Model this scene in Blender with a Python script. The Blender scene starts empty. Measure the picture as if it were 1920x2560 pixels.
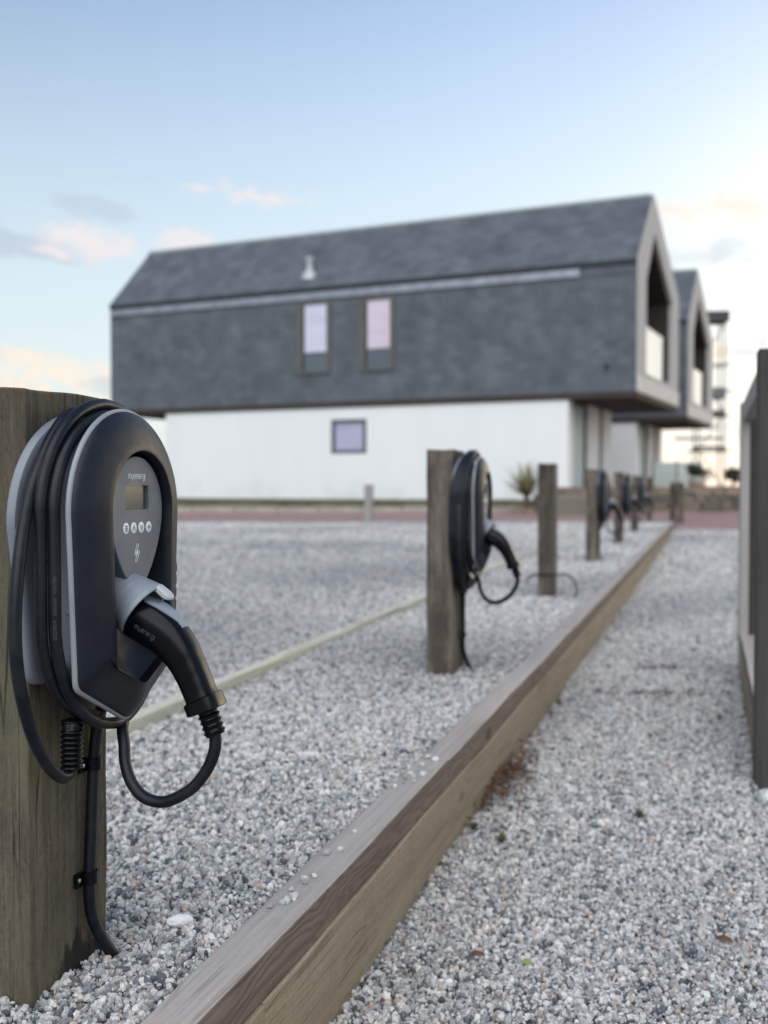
import bpy, bmesh, math, random
import numpy as np
from mathutils import Vector, Matrix
R = math.radians
random.seed(7); RNG = np.random.default_rng(11)
SC = bpy.context.scene
COL = SC.collection

# ------------------------------------------------------------------ camera, sky, sun, exposure
F, PITCH, CAMH = 2612.0, 0.0264, 0.70
cd = bpy.data.cameras.new('camera'); cam = bpy.data.objects.new('camera', cd); COL.objects.link(cam)
cam.location = (0, 0, CAMH); cam.rotation_euler = (math.pi/2 - PITCH, 0, 0)
cd.sensor_fit = 'VERTICAL'; cd.sensor_height = 36; cd.lens = F/2560*36
cd.clip_start = .02; cd.clip_end = 3000
cd.dof.use_dof = True; cd.dof.focus_distance = 1.48; cd.dof.aperture_fstop = 3.6; cd.dof.aperture_blades = 0
SC.camera = cam

SUN_AZ, SUN_EL = R(38), R(7)          # azimuth clockwise from +Y, elevation
world = bpy.data.worlds.new('World'); SC.world = world; world.use_nodes = True
SKY_STRENGTH = 0.12
EXPOSURE = 1.0
SC.view_settings.view_transform = 'Standard'; SC.view_settings.look = 'None'
SC.view_settings.exposure = EXPOSURE; SC.view_settings.gamma = 1; SC.view_settings.use_curve_mapping = False

class NT:
    """small helper for building node trees"""
    def __init__(s, nt): s.nt = nt; s.n = nt.nodes; s.l = nt.links
    def node(s, t, **kw):
        o = s.n.new(t)
        for k, v in kw.items(): setattr(o, k, v)
        return o
    def link(s, a, b): s.l.new(a, b)
    def put(s, sock, v):
        if v is None: return
        if hasattr(v, 'is_output'): s.link(v, sock)
        else: sock.default_value = v
    def math(s, op, a, b=None, c=None, clamp=False):
        o = s.node('ShaderNodeMath', operation=op); o.use_clamp = clamp
        for i, v in enumerate((a, b, c)): s.put(o.inputs[i], v)
        return o.outputs[0]
    def vmath(s, op, a, b=None):
        o = s.node('ShaderNodeVectorMath', operation=op); s.put(o.inputs[0], a); s.put(o.inputs[1], b)
        return o.outputs[0] if op not in ('LENGTH', 'DOT_PRODUCT') else o.outputs[1]
    def mix(s, f, a, b, blend='MIX'):
        o = s.node('ShaderNodeMix', data_type='RGBA', blend_type=blend); o.clamp_factor = True
        s.put(o.inputs[0], f); s.put(o.inputs[6], a); s.put(o.inputs[7], b); return o.outputs[2]
    def ramp(s, f, stops, interp='LINEAR'):
        o = s.node('ShaderNodeValToRGB'); o.color_ramp.interpolation = interp
        e = o.color_ramp.elements
        while len(e) < len(stops): e.new(.5)
        for k, (p, c) in zip(e, stops):
            k.position = p; k.color = (c, c, c, 1) if isinstance(c, (int, float)) else (*c, 1)
        s.put(o.inputs[0], f); return o.outputs[0]
    def noise(s, vec=None, scale=5, detail=4, rough=.55, dist=0, dim='3D'):
        o = s.node('ShaderNodeTexNoise', noise_dimensions=dim); s.put(o.inputs['Vector'], vec)
        s.put(o.inputs['Scale'], scale); o.inputs['Detail'].default_value = detail
        o.inputs['Roughness'].default_value = rough; o.inputs['Distortion'].default_value = dist; return o.outputs[0]
    def mapping(s, vec, loc=(0, 0, 0), rot=(0, 0, 0), scale=(1, 1, 1)):
        o = s.node('ShaderNodeMapping'); s.put(o.inputs[0], vec); s.put(o.inputs[1], loc); s.put(o.inputs[2], rot); s.put(o.inputs[3], scale)
        return o.outputs[0]
    def mrange(s, v, a, b, c=0., d=1., smooth=False):
        o = s.node('ShaderNodeMapRange'); o.clamp = True
        if smooth: o.interpolation_type = 'SMOOTHSTEP'
        s.put(o.inputs[0], v)
        for i, x in enumerate((a, b, c, d)): s.put(o.inputs[i+1], x)
        return o.outputs[0]

def build_world():
    t = NT(world.node_tree); t.n.clear()
    out = t.node('ShaderNodeOutputWorld'); bg = t.node('ShaderNodeBackground')
    sky = t.node('ShaderNodeTexSky', sky_type='NISHITA')
    sky.sun_disc = False; sky.sun_elevation = SUN_EL; sky.sun_rotation = SUN_AZ
    sky.altitude = 0; sky.air_density = 1.0; sky.dust_density = .5; sky.ozone_density = 2.2
    g = t.node('ShaderNodeTexCoord').outputs['Generated']
    d = t.vmath('NORMALIZE', g)
    sp = t.node('ShaderNodeSeparateXYZ'); t.link(d, sp.inputs[0])
    az = t.math('ARCTAN2', sp.outputs[0], sp.outputs[1]); el = t.math('ARCSINE', sp.outputs[2])
    azd = t.math('MULTIPLY', az, 57.2958); eld = t.math('MULTIPLY', el, 57.2958)
    # cloud noise on the dome: stretched along the horizon
    nv = t.mapping(d, scale=(9, 9, 26))
    n1 = t.noise(nv, 1.0, 7, .6, .4)
    nb = t.noise(t.mapping(d, loc=(3, 1, 7), scale=(34, 34, 80)), 1.0, 6, .62, .5)
    nn = t.math('ADD', t.math('MULTIPLY', t.math('SUBTRACT', n1, .5), 4.2), t.math('MULTIPLY', t.math('SUBTRACT', nb, .5), 5.0))
    col = t.mix(1., sky.outputs[0], (1.25, 1.15, 1.18, 1), 'MULTIPLY')
    # a slightly milky high veil; thicker near the horizon
    K = WORLD_GAIN
    veil = t.mrange(eld, 34, 2, 0.02, .85, True)
    col = t.mix(veil, col, (3.3*K, 3.7*K, 3.8*K, 1))
    # glow of the low sun behind the houses
    da = t.math('DIVIDE', t.math('SUBTRACT', azd, 32), 21); de = t.math('DIVIDE', t.math('SUBTRACT', eld, 7), 9)
    gl = t.math('EXPONENT', t.math('MULTIPLY', t.math('ADD', t.math('MULTIPLY', da, da), t.math('MULTIPLY', de, de)), -1))
    col = t.mix(t.math('MULTIPLY', gl, .8), col, (4.5*K, 4.4*K, 4.1*K, 1))
    # brightest part of the sunset, just right of the picture
    da = t.math('DIVIDE', t.math('SUBTRACT', azd, 44), 13); de = t.math('DIVIDE', t.math('SUBTRACT', eld, 6), 8)
    g2 = t.math('EXPONENT', t.math('MULTIPLY', t.math('ADD', t.math('MULTIPLY', da, da), t.math('MULTIPLY', de, de)), -1))
    col = t.mix(g2, col, (40*K, 33*K, 23*K, 1))
    def cloud(col, a0, e0, sa, se, c, op, soft=.9, slope=0.):
        x = t.math('SUBTRACT', azd, a0)
        y = t.math('SUBTRACT', t.math('SUBTRACT', eld, e0), t.math('MULTIPLY', x, slope))
        x = t.math('DIVIDE', x, sa); y = t.math('DIVIDE', y, se)
        r2 = t.math('ADD', t.math('MULTIPLY', x, x), t.math('MULTIPLY', y, y))
        m = t.math('ADD', t.math('SUBTRACT', 1.0, r2), nn)
        m = t.mrange(m, 0, soft, 0, op, True)
        m = t.math('MULTIPLY', m, t.mrange(r2, 2.6, .8, 0, 1, True))
        return t.mix(m, col, (c[0]*K, c[1]*K, c[2]*K, 1))
    grey, pinkw, warm, white = (2.05, 2.4, 2.85), (3.55, 3.45, 3.6), (4.6, 3.9, 3.2), (3.9, 4.0, 4.0)
    # bands of low cloud all round the horizon
    low = t.math('ADD', n1, t.mrange(eld, 3, 20, .04, -.32))
    col = t.mix(t.mrange(low, .50, .66, 0, .55, True), col, (3.2*K, 3.2*K, 3.3*K, 1))
    for c in CLOUDS: col = cloud(col, *c)
    t.link(col, bg.inputs[0]); bg.inputs[1].default_value = SKY_STRENGTH
    t.link(bg.outputs[0], out.inputs[0])
WORLD_GAIN = 1.0
_g, _p, _w, _h = (2.3, 2.65, 3.1), (3.8, 3.55, 3.6), (4.4, 3.75, 3.1), (4.2, 4.2, 4.1)
CLOUDS = [(-15.6, 14.2, 2.6, .8, _g, .6, 1.2, -.1), (-19.2, 12.3, 4.6, .8, _g, .75, 1.2, -.12),
          (-15.6, 12.5, 3.4, 1.15, _p, .9, 1.3, -.16), (-6.6, 15.1, 4.6, .75, _p, .95, 1.1, -.03),
          (-10.2, 12.8, 2.3, .7, _p, .8, 1.1, 0), (-18.5, 5.6, 6.5, 1.5, _w, .8, 1.4, 0),
          (-14.6, 5.2, 1.8, .5, _g, .5, 1.2, 0), (19.5, 12.1, 6.5, .8, _g, .5, 2.2, .08),
          (17.4, 13.9, 4.5, 1.0, _w, .7, 1.5, 0), (21, 9.2, 5., 1.1, _g, .5, 2.2, .05),
          (19.4, 6.9, 1.9, 1.0, _g, .55, 1.6, 0), (17.4, 6.9, 1.1, .7, (5.0, 3.7, 2.5), .7, 1.3, 0),
          (24, 6, 5, 1.2, _w, .6, 1.5, 0), (40, 9, 12, 2, _g, .6, 1.5, .02), (-40, 10, 12, 2, _p, .7, 1.5, 0),
          (75, 14, 15, 3, _g, .6, 1.4, 0), (-95, 12, 20, 3, _p, .6, 1.4, 0), (150, 10, 30, 3, _p, .7, 1.4, 0), (-150, 14, 25, 3, _p, .7, 1.4, 0)]
build_world()
sd = bpy.data.lights.new('fill_sun', 'SUN'); sd.energy = 1.6; sd.angle = R(80); sd.color = (1, .97, .94)
so = bpy.data.objects.new('fill_sun', sd); COL.objects.link(so)
LAMP_AZ, LAMP_EL = R(185), R(48)   # wide soft fill added behind the camera to brighten ground and walls
so.rotation_euler = Vector((math.sin(LAMP_AZ)*math.cos(LAMP_EL), math.cos(LAMP_AZ)*math.cos(LAMP_EL), math.sin(LAMP_EL))).to_track_quat('Z', 'Y').to_euler()

# ------------------------------------------------------------------ materials
MATS = {}
def mat(name, build=None, color=(.5, .5, .5), rough=.6, metal=0., spec=.5):
    m = bpy.data.materials.new(name); m.use_nodes = True
    t = NT(m.node_tree); b = t.n['Principled BSDF']
    b.inputs['Base Color'].default_value = (*color, 1); b.inputs['Roughness'].default_value = rough
    b.inputs['Metallic'].default_value = metal; b.inputs['Specular IOR Level'].default_value = spec
    if build: build(t, b)
    MATS[name] = m; return m
def bump(t, b, h, strength=.3, dist=.01, normal=None):
    o = t.node('ShaderNodeBump'); o.inputs['Strength'].default_value = strength; o.inputs['Distance'].default_value = dist
    t.put(o.inputs['Height'], h)
    if normal is not None: t.link(normal, o.inputs['Normal'])
    t.link(o.outputs[0], b.inputs['Normal']); return o.outputs[0]
def ocoord(t, rnd=True):
    c = t.node('ShaderNodeTexCoord').outputs['Object']
    if rnd:
        r = t.node('ShaderNodeObjectInfo').outputs['Random']
        c = t.vmath('ADD', c, t.vmath('SCALE', (7.3, 3.1, 5.7)) if False else c_off(t, r))  # per-object offset
    return c
def c_off(t, r):
    x = t.node('ShaderNodeCombineXYZ')
    for i, k in enumerate((17., 29., 41.)): t.link(t.math('MULTIPLY', r, k), x.inputs[i])
    return x.outputs[0]
def ocoord(t, rnd=True):
    c = t.node('ShaderNodeTexCoord').outputs['Object']
    if rnd: c = t.vmath('ADD', c, c_off(t, t.node('ShaderNodeObjectInfo').outputs['Random']))
    return c

def plastic(name, color, rough, grain=.15, spec=.5, var=.12, dust=0.):
    def f(t, b):
        c = ocoord(t, False)
        n = t.noise(c, 9, 4); 
        col = t.mix(t.mrange(n, .35, .7, 0, 1), (*[x*(1-var) for x in color], 1), (*[x*(1+var) for x in color], 1))
        if dust: col = t.mix(t.math('MULTIPLY', t.mrange(t.noise(c, 14, 7, .7), .46, .74, 0, dust), t.mrange(t.noise(c, 260, 3), .4, .6, .5, 1)), col, (.20, .195, .18, 1))
        t.link(col, b.inputs['Base Color'])
        t.link(t.mrange(t.noise(c, 25, 5), .3, .7, rough-.06, rough+.08), b.inputs['Roughness'])
        bump(t, b, t.noise(c, 1400, 2), grain, .0004)
    return mat(name, f, color, rough, 0, spec)

def wood(name, light, mid, dark, axis=2, rough=.8, rings=0., lichen=None, lich_amt=.5, crack=.0, bumps=.5, stain=False, saw=0., speck=0., swirl=0., knots=0.):
    def f(t, b):
        c = ocoord(t)
        def sc(a, l): 
            v = [a, a, a]; v[axis] = l; return tuple(v)
        n1 = t.noise(t.mapping(c, scale=sc(16, .9)), 1, 5, .6, .6)
        n2 = t.noise(t.mapping(c, scale=sc(150, 5)), 1, 4, .6)
        n3 = t.noise(t.mapping(c, scale=sc(420, 22)), 1, 3, .6)
        g = t.math('ADD', t.math('MULTIPLY', n1, .5), t.math('ADD', t.math('MULTIPLY', n2, .32), t.math('MULTIPLY', n3, .18)))
        if rings:
            w = t.node('ShaderNodeTexWave', wave_type='RINGS', rings_direction='XYZ'[axis], wave_profile='SAW')
            t.link(t.mapping(c, loc=(.03, .05, .02), scale=sc(9, .55)), w.inputs['Vector'])
            w.inputs['Scale'].default_value = 2.6; w.inputs['Distortion'].default_value = 3.2; w.inputs['Detail'].default_value = 3; w.inputs['Detail Scale'].default_value = 1.3
            g = t.math('ADD', t.math('MULTIPLY', g, 1-rings*.5), t.math('MULTIPLY', t.math('SUBTRACT', w.outputs[1], .5), rings*.32))
            g = t.math('ADD', g, rings*.25)
        col = t.ramp(g, [(.28, dark), (.5, mid), (.68, light)])
        big = t.noise(c, 5, 4, .6)
        col = t.mix(t.mrange(big, .4, .7, 0, .35), col, (*mid, 1))
        if swirl:
            sx = t.node('ShaderNodeSeparateXYZ'); t.link(c, sx.inputs[0])
            wob = t.noise(t.mapping(c, scale=(3.2, 8, 13)), 1, 3, .5, .4)
            q = t.math('ADD', t.math('MULTIPLY', sx.outputs[2], 150), t.math('MULTIPLY', wob, 26))
            q = t.math('ADD', t.math('MULTIPLY', t.math('SINE', t.math('MULTIPLY', q, 2.1)), .5), .5)
            q = t.math('POWER', q, 1.6)
            col = t.mix(t.math('MULTIPLY', q, t.mrange(n1, .3, .65, swirl*.35, swirl)), col, (*dark, 1)); g = t.math('SUBTRACT', g, t.math('MULTIPLY', q, .25))
        if speck:
            col = t.mix(t.mrange(t.noise(t.mapping(c, scale=sc(230, 90)), 1, 3, .7), .5, .68, 0, speck), col, (*dark, 1))
            col = t.mix(t.mrange(t.noise(t.mapping(c, loc=(2, 7, 4), scale=sc(300, 70)), 1, 3, .7), .56, .72, 0, speck*.7), col, (*[x*1.35 for x in light], 1))
        if lichen:
            l = t.noise(t.mapping(c, loc=(5, 2, 9), scale=sc(10, 3)), 1, 6, .65)
            col = t.mix(t.mrange(l, .42, .68, 0, lich_amt, True), col, (*lichen, 1))
        h = g
        if crack:
            k = t.noise(t.mapping(c, loc=(1, 8, 3), scale=sc(26, .8)), 1, 2, .5, .3)
            cm = t.mrange(t.math('ABSOLUTE', t.math('SUBTRACT', k, .5)), .0, .018, 1, 0)
            k2 = t.noise(c, 3.2, 2); cm = t.math('MULTIPLY', cm, t.mrange(k2, .45, .55, 0, crack))
            col = t.mix(cm, col, (.012, .01, .008, 1)); h = t.math('SUBTRACT', h, t.math('MULTIPLY', cm, .9))
        if knots:
            vk = t.node('ShaderNodeTexVoronoi'); t.link(t.mapping(c, scale=sc(5.5, 2.2)), vk.inputs['Vector']); vk.inputs['Scale'].default_value = 1.0; vk.inputs['Randomness'].default_value = 1
            km = t.mrange(t.math('ADD', vk.outputs['Distance'], t.math('MULTIPLY', t.math('SUBTRACT', n2, .5), .06)), .07, .12, knots, 0, True)
            col = t.mix(km, col, (*[x*.7 for x in dark], 1))
        if saw:
            w = t.noise(t.mapping(c, rot=(.12, .05, 0), scale=(5, 5, 190) if axis == 2 else (60, 9, 9)), 1, 3, .6, .8)
            w = t.math('MULTIPLY', t.mrange(w, .45, .66, 0, 1), t.mrange(t.noise(t.mapping(c, loc=(4, 4, 1)), 9, 3), .42, .62, 0, 1))
            h = t.math('ADD', h, t.math('MULTIPLY', w, saw*-.16))
            col = t.mix(t.math('MULTIPLY', w, saw*.28), col, (*dark, 1))
        if stain:
            oc = t.node('ShaderNodeTexCoord').outputs['Object']; s = t.node('ShaderNodeSeparateXYZ'); t.link(oc, s.inputs[0])
            e = t.math('ADD', t.math('MULTIPLY', t.noise(t.mapping(oc, scale=(40, 55, 22)), 1, 5, .65), .15), -.018)
            e = t.math('SUBTRACT', e, t.math('MULTIPLY', t.math('ABSOLUTE', t.math('SUBTRACT', s.outputs[1], .115)), .55))
            m1 = t.mrange(t.math('SUBTRACT', e, s.outputs[2]), -.004, .016, 0, .93)
            m2 = t.mrange(s.outputs[1], .05, .08, 0, 1); m3 = t.mrange(s.outputs[0], -.012, -.004, 0, 1)
            col = t.mix(t.math('MULTIPLY', t.math('MULTIPLY', m1, m2), m3), col, (.012, .012, .012, 1))
        t.link(col, b.inputs['Base Color']); bump(t, b, h, bumps, .006)
        b.inputs['Specular IOR Level'].default_value = .25
    return mat(name, f, mid, rough)

M_POST = wood('weathered_post_timber', (.13, .110, .090), (.060, .051, .043), (.020, .017, .015), 2, lichen=(.235, .19, .155), lich_amt=.75, crack=.9, saw=.25, speck=.3)
M_POST1 = wood('weathered_post_timber_stained', (.165, .138, .10), (.080, .067, .050), (.024, .020, .016), 2, lichen=(.155, .142, .082), lich_amt=.45, crack=.95, stain=True, saw=.45, speck=.5)
M_TOPRAIL = wood('silvered_rail_timber', (.48, .43, .39), (.375, .33, .295), (.19, .16, .138), 0, rings=.3, crack=.35, bumps=.25, speck=.18, knots=.55)
MATS['silvered_rail_timber'].node_tree.nodes['Principled BSDF'].inputs['Specular IOR Level'].default_value = .6
MATS['silvered_rail_timber'].node_tree.nodes['Principled BSDF'].inputs['Roughness'].default_value = .48
M_RAILSIDE = wood('brown_rail_side_timber', (.28, .215, .175), (.19, .142, .115), (.072, .053, .045), 0, crack=.3, bumps=.4, swirl=.75, knots=.8)
M_SLEEPER = wood('sawn_sleeper_timber', (.40, .322, .232), (.295, .233, .162), (.13, .095, .062), 0, crack=.4, speck=.4, knots=.6, lichen=(.26, .21, .14), lich_amt=.4, saw=.9, bumps=.5)
M_BATTEN = wood('bleached_batten_timber', (.70, .69, .60), (.50, .49, .40), (.26, .245, .19), 0, bumps=.4, crack=.6, speck=.35)
M_GREYTIMBER = wood('dark_grey_timber', (.10, .095, .09), (.06, .056, .053), (.022, .02, .019), 2, crack=.4, speck=.2)
M_PALETIMBER = wood('pale_grey_timber', (.40, .37, .35), (.32, .295, .28), (.19, .17, .16), 2)
M_LARCH = wood('grey_larch_frame', (.54, .525, .52), (.47, .455, .45), (.36, .345, .335), 2, bumps=.2)
M_LARCHPALE = wood('pale_larch_board', (.74, .70, .66), (.66, .62, .58), (.5, .45, .41), 0, bumps=.2)
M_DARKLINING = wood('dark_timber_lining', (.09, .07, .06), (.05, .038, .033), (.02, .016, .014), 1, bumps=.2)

M_SHELL = plastic('charcoal_plastic', (.0058, .0078, .0145), .44, .22, .32, dust=.05)
M_BLACK = plastic('black_plastic', (.0028, .0034, .005), .22, .05, .2)
M_GREYP = plastic('grey_plastic', (.19, .21, .25), .38, .12)
M_TRIM = plastic('silver_trim_plastic', (.25, .27, .285), .32, .05)
M_FASCIA = plastic('grey_fascia_plastic', (.092, .112, .142), .5, .12)
M_HOOD = plastic('light_grey_plastic', (.225, .255, .30), .36, .1)
M_LOCK = mat('lock_barrel_plastic', None, (.40, .42, .45), .3, .0)
M_PRINT = plastic('pale_print', (.70, .73, .75), .5, 0, var=.02)
M_PRINTDIM = plastic('dim_print', (.045, .05, .06), .5, 0, var=.02)
M_SCREEN = mat('lcd_glass', None, (.045, .062, .060), .16)
M_RUBBER = plastic('rubber_cable', (.0034, .005, .009), .42, .06, .30, dust=.10)
M_SCREW = mat('screw_steel', None, (.6, .6, .6), .3, 1.)

def f_gravel(t, b):
    a = t.node('ShaderNodeAttribute', attribute_type='INSTANCER', attribute_name='rnd').outputs['Fac']
    col = t.ramp(a, [(0, (.04, .046, .058)), (.09, (.10, .112, .135)), (.2, (.29, .30, .315)), (.45, (.48, .48, .465)), (.7, (.69, .68, .65)), (.90, (.84, .82, .775)), (.935, (.60, .53, .45)), (.975, (.50, .39, .33)), (1., (.38, .27, .22))])
    c = t.node('ShaderNodeTexCoord').outputs['Object']
    c = t.vmath('ADD', c, c_off(t, a))
    s = t.noise(c, 3.2, 3, .7)
    col = t.mix(t.mrange(s, .34, .48, .75, 0), col, (.12, .13, .145, 1))
    col = t.mix(t.mrange(t.noise(c, 5.5, 2), .58, .70, 0, .6), col, (.72, .72, .70, 1))
    t.link(col, b.inputs['Base Color']); b.inputs['Roughness'].default_value = .8; b.inputs['Specular IOR Level'].default_value = .3
    bump(t, b, t.noise(c, 2.5, 4, .7), .35, .25)
M_STONE = mat('granite_chippings', f_gravel)
def f_gsheet(t, b):
    c = t.node('ShaderNodeTexCoord').outputs['Object']
    v = t.node('ShaderNodeTexVoronoi'); t.link(c, v.inputs['Vector']); v.inputs['Scale'].default_value = 70
    sp = t.node('ShaderNodeSeparateColor'); t.link(v.outputs['Color'], sp.inputs[0])
    col = t.ramp(sp.outputs[0], [(0, (.1, .105, .115)), (.2, (.25, .26, .27)), (.5, (.40, .41, .41)), (.85, (.55, .55, .54)), (1, (.36, .31, .27))])
    col = t.mix(t.mrange(v.outputs['Distance'], .45, .8, 0, .6), col, (.08, .082, .085, 1))
    big = t.noise(t.mapping(c, scale=(.5, 1.3, 1)), 1.1, 5, .62)
    # gravel thrown about by wheels: dirtier, darker drifts
    col = t.mix(t.mrange(big, .40, .60, .6, 0, True), col, (.42, .42, .43, 1), 'MULTIPLY')
    t.link(col, b.inputs['Base Color']); b.inputs['Roughness'].default_value = .9; b.inputs['Specular IOR Level'].default_value = .2
    h = t.math('SUBTRACT', 1., v.outputs['Distance']); bump(t, b, h, .6, .012)
M_GSHEET = mat('gravel_sheet', f_gsheet)
def f_gunder(t, b):
    c = t.node('ShaderNodeTexCoord').outputs['Object']
    t.link(t.ramp(t.noise(c, 120, 3), [(.3, (.05, .05, .05)), (.7, (.17, .17, .17))]), b.inputs['Base Color']); b.inputs['Roughness'].default_value = .95
def f_slate(t, b):
    c = ocoord(t, False)
    n = t.noise(t.mapping(c, scale=(1.3, 1.3, 1.3)), 1, 6, .68); v = t.node('ShaderNodeAttribute', attribute_name='tone').outputs['Fac']
    g = t.math('ADD', t.math('MULTIPLY', n, .86), t.math('MULTIPLY', v, .14))
    col = t.ramp(g, [(.28, (.060, .070, .084)), (.5, (.096, .108, .126)), (.72, (.14, .154, .172))])
    t.link(col, b.inputs['Base Color']); b.inputs['Roughness'].default_value = .62; b.inputs['Specular IOR Level'].default_value = .35
    bump(t, b, t.noise(c, 30, 4), .2, .01)
M_SLATE = mat('natural_slate', f_slate)
def f_render(t, b):
    c = ocoord(t, False)
    n = t.noise(t.mapping(c, scale=(1.2, 1.2, .25)), 1, 5, .6); s = t.node('ShaderNodeSeparateXYZ'); t.link(c, s.inputs[0])
    col = t.mix(t.mrange(n, .35, .75), (.79, .80, .80, 1), (.75, .76, .76, 1))
    low = t.math('MULTIPLY', t.mrange(s.outputs[2], 1.1, .25, 0, 1), t.mrange(t.noise(t.mapping(c, scale=(1.6, 1.6, 1.3)), 1, 5), .42, .68, 0, .32))
    col = t.mix(low, col, (.44, .46, .38, 1))
    t.link(col, b.inputs['Base Color']); b.inputs['Roughness'].default_value = .85; bump(t, b, t.noise(c, 60, 3), .1, .01)
M_RENDER = mat('white_render', f_render)
M_ZINC = mat('zinc_gutter', lambda t, b: t.link(t.ramp(t.noise(ocoord(t, False), 3, 4), [(.35, (.24, .25, .285)), (.65, (.34, .35, .40))]), b.inputs['Base Color']), rough=.42, metal=.55)
M_LEAD = mat('pale_lead', None, (.42, .45, .47), .5, .2)
M_DARKMETAL = mat('dark_grey_aluminium', None, (.035, .037, .04), .45, .3)
M_PURPLEFRAME = mat('slate_violet_frame', None, (.10, .10, .125), .5)
M_SCAF = mat('galvanised_steel', None, (.15, .155, .16), .55, .3)
def glassy(name, color, rough=.06):
    def f(t, b):
        c = ocoord(t, False)
        n = t.noise(t.mapping(c, scale=(1, .8, 3.2)), 1, 4, .55); n2 = t.noise(t.mapping(c, scale=(1, 40, .4)), 1, 2)
        t.link(t.mix(t.math('ADD', t.mrange(n, .38, .66, 0, .5), t.mrange(n2, .4, .65, 0, .25)), (*color, 1), (*[min(1, x*.72+.04) for x in color], 1)), b.inputs['Base Color'])
    return mat(name, f, color, rough, 0, .9)
M_SKYPANE1 = glassy('window_glass_lilac_painted_sky', (.62, .60, .74)); M_SKYPANE2 = glassy('window_glass_pink_painted_sky', (.66, .56, .66))  # lilac and pink of the reflected sky painted into the pane colour
M_PANEDARK = glassy('dark_spandrel_glass', (.055, .075, .105)); M_PANEWASH = glassy('window_glass_violet', (.42, .40, .58))  # the violet pane colour also paints in reflected sky
M_GLASSTEAL = mat('window_glass_teal', None, (.42, .52, .53), .6, 0, .1)
def f_clear(t, b):
    b.inputs['Transmission Weight'].default_value = .75; b.inputs['Base Color'].default_value = (.86, .93, .93, 1); b.inputs['Roughness'].default_value = .02
    b.inputs['IOR'].default_value = 1.45; b.inputs['Specular IOR Level'].default_value = 1.
M_GLASSBAL = mat('balustrade_glass', None, (.70, .76, .78), .45, .0, .2)
M_GLASSGRN = glassy('green_fence_glass', (.58, .66, .63), .25)
def f_brick(t, b):
    c = t.node('ShaderNodeTexCoord').outputs['Object']
    k = t.node('ShaderNodeTexBrick'); t.link(t.mapping(c, scale=(1, 1, 1)), k.inputs['Vector'])
    k.inputs['Scale'].default_value = 5; k.inputs['Mortar Size'].default_value = .02
    k.inputs['Color1'].default_value = (.33, .185, .175, 1); k.inputs['Color2'].default_value = (.25, .15, .145, 1); k.inputs['Mortar'].default_value = (.2, .17, .16, 1)
    t.link(t.mix(t.mrange(t.noise(c, 1.2, 5), .4, .7, 0, .4), k.outputs[0], (.30, .24, .22, 1)), b.inputs['Base Color']); b.inputs['Roughness'].default_value = .85
M_BRICK = mat('red_paviours', f_brick)
M_KERBSTONE = mat('pale_kerb_stone', lambda t, b: t.link(t.ramp(t.noise(ocoord(t, False), 6, 5), [(.3, (.27, .25, .21)), (.7, (.40, .37, .32))]), b.inputs['Base Color']), rough=.9)
def f_grass(t, b):
    c = t.node('ShaderNodeTexCoord').outputs['Object']
    t.link(t.ramp(t.noise(c, 2.5, 6, .7), [(.3, (.075, .075, .04)), (.5, (.13, .12, .065)), (.72, (.22, .19, .12))]), b.inputs['Base Color']); b.inputs['Roughness'].default_value = .95
M_GRASS = mat('rough_grass', f_grass)
M_BLADE = mat('grass_blades', lambda t, b: t.link(t.ramp(t.noise(ocoord(t, False), 4, 4), [(.3, (.055, .06, .03)), (.7, (.15, .135, .07))]), b.inputs['Base Color']), rough=.8)
M_EARTH = mat('red_brown_earth', lambda t, b: t.link(t.ramp(t.noise(ocoord(t, False), 5, 6), [(.3, (.13, .085, .06)), (.7, (.27, .19, .14))]), b.inputs['Base Color']), rough=.95)
def f_wallstone(t, b):
    c = ocoord(t); r = t.node('ShaderNodeObjectInfo').outputs['Random']
    base = t.ramp(r, [(0, (.10, .095, .085)), (.3, (.19, .165, .13)), (.6, (.27, .21, .15)), (.8, (.17, .17, .165)), (1, (.34, .24, .16))])
    t.link(t.mix(t.mrange(t.noise(c, 8, 5), .35, .7, 0, .5), base, (.12, .12, .10, 1)), b.inputs['Base Color']); b.inputs['Roughness'].default_value = .9
    bump(t, b, t.noise(c, 18, 4), .4, .02)
M_WALLSTONE = mat('rubble_stone', f_wallstone)
M_LEAF = mat('yucca_leaf', lambda t, b: t.link(t.ramp(t.noise(ocoord(t, False), 6, 3), [(.3, (.10, .105, .05)), (.7, (.32, .28, .14))]), b.inputs['Base Color']), rough=.55)
M_TRUNK = mat('fibrous_trunk', None, (.12, .085, .055), .9)
M_SHRUB = mat('dark_shrub_leaf', lambda t, b: t.link(t.ramp(t.noise(ocoord(t, False), 9, 3), [(.3, (.02, .03, .018)), (.7, (.06, .075, .04))]), b.inputs['Base Color']), rough=.7)
M_DRYLEAF = mat('dry_leaf_litter', lambda t, b: t.link(t.ramp(t.noise(ocoord(t, False), 60, 3), [(.3, (.05, .025, .018)), (.7, (.19, .10, .06))]), b.inputs['Base Color']), rough=.85)
M_GREENLEAF = mat('fallen_green_leaf', None, (.20, .26, .07), .6)

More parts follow.
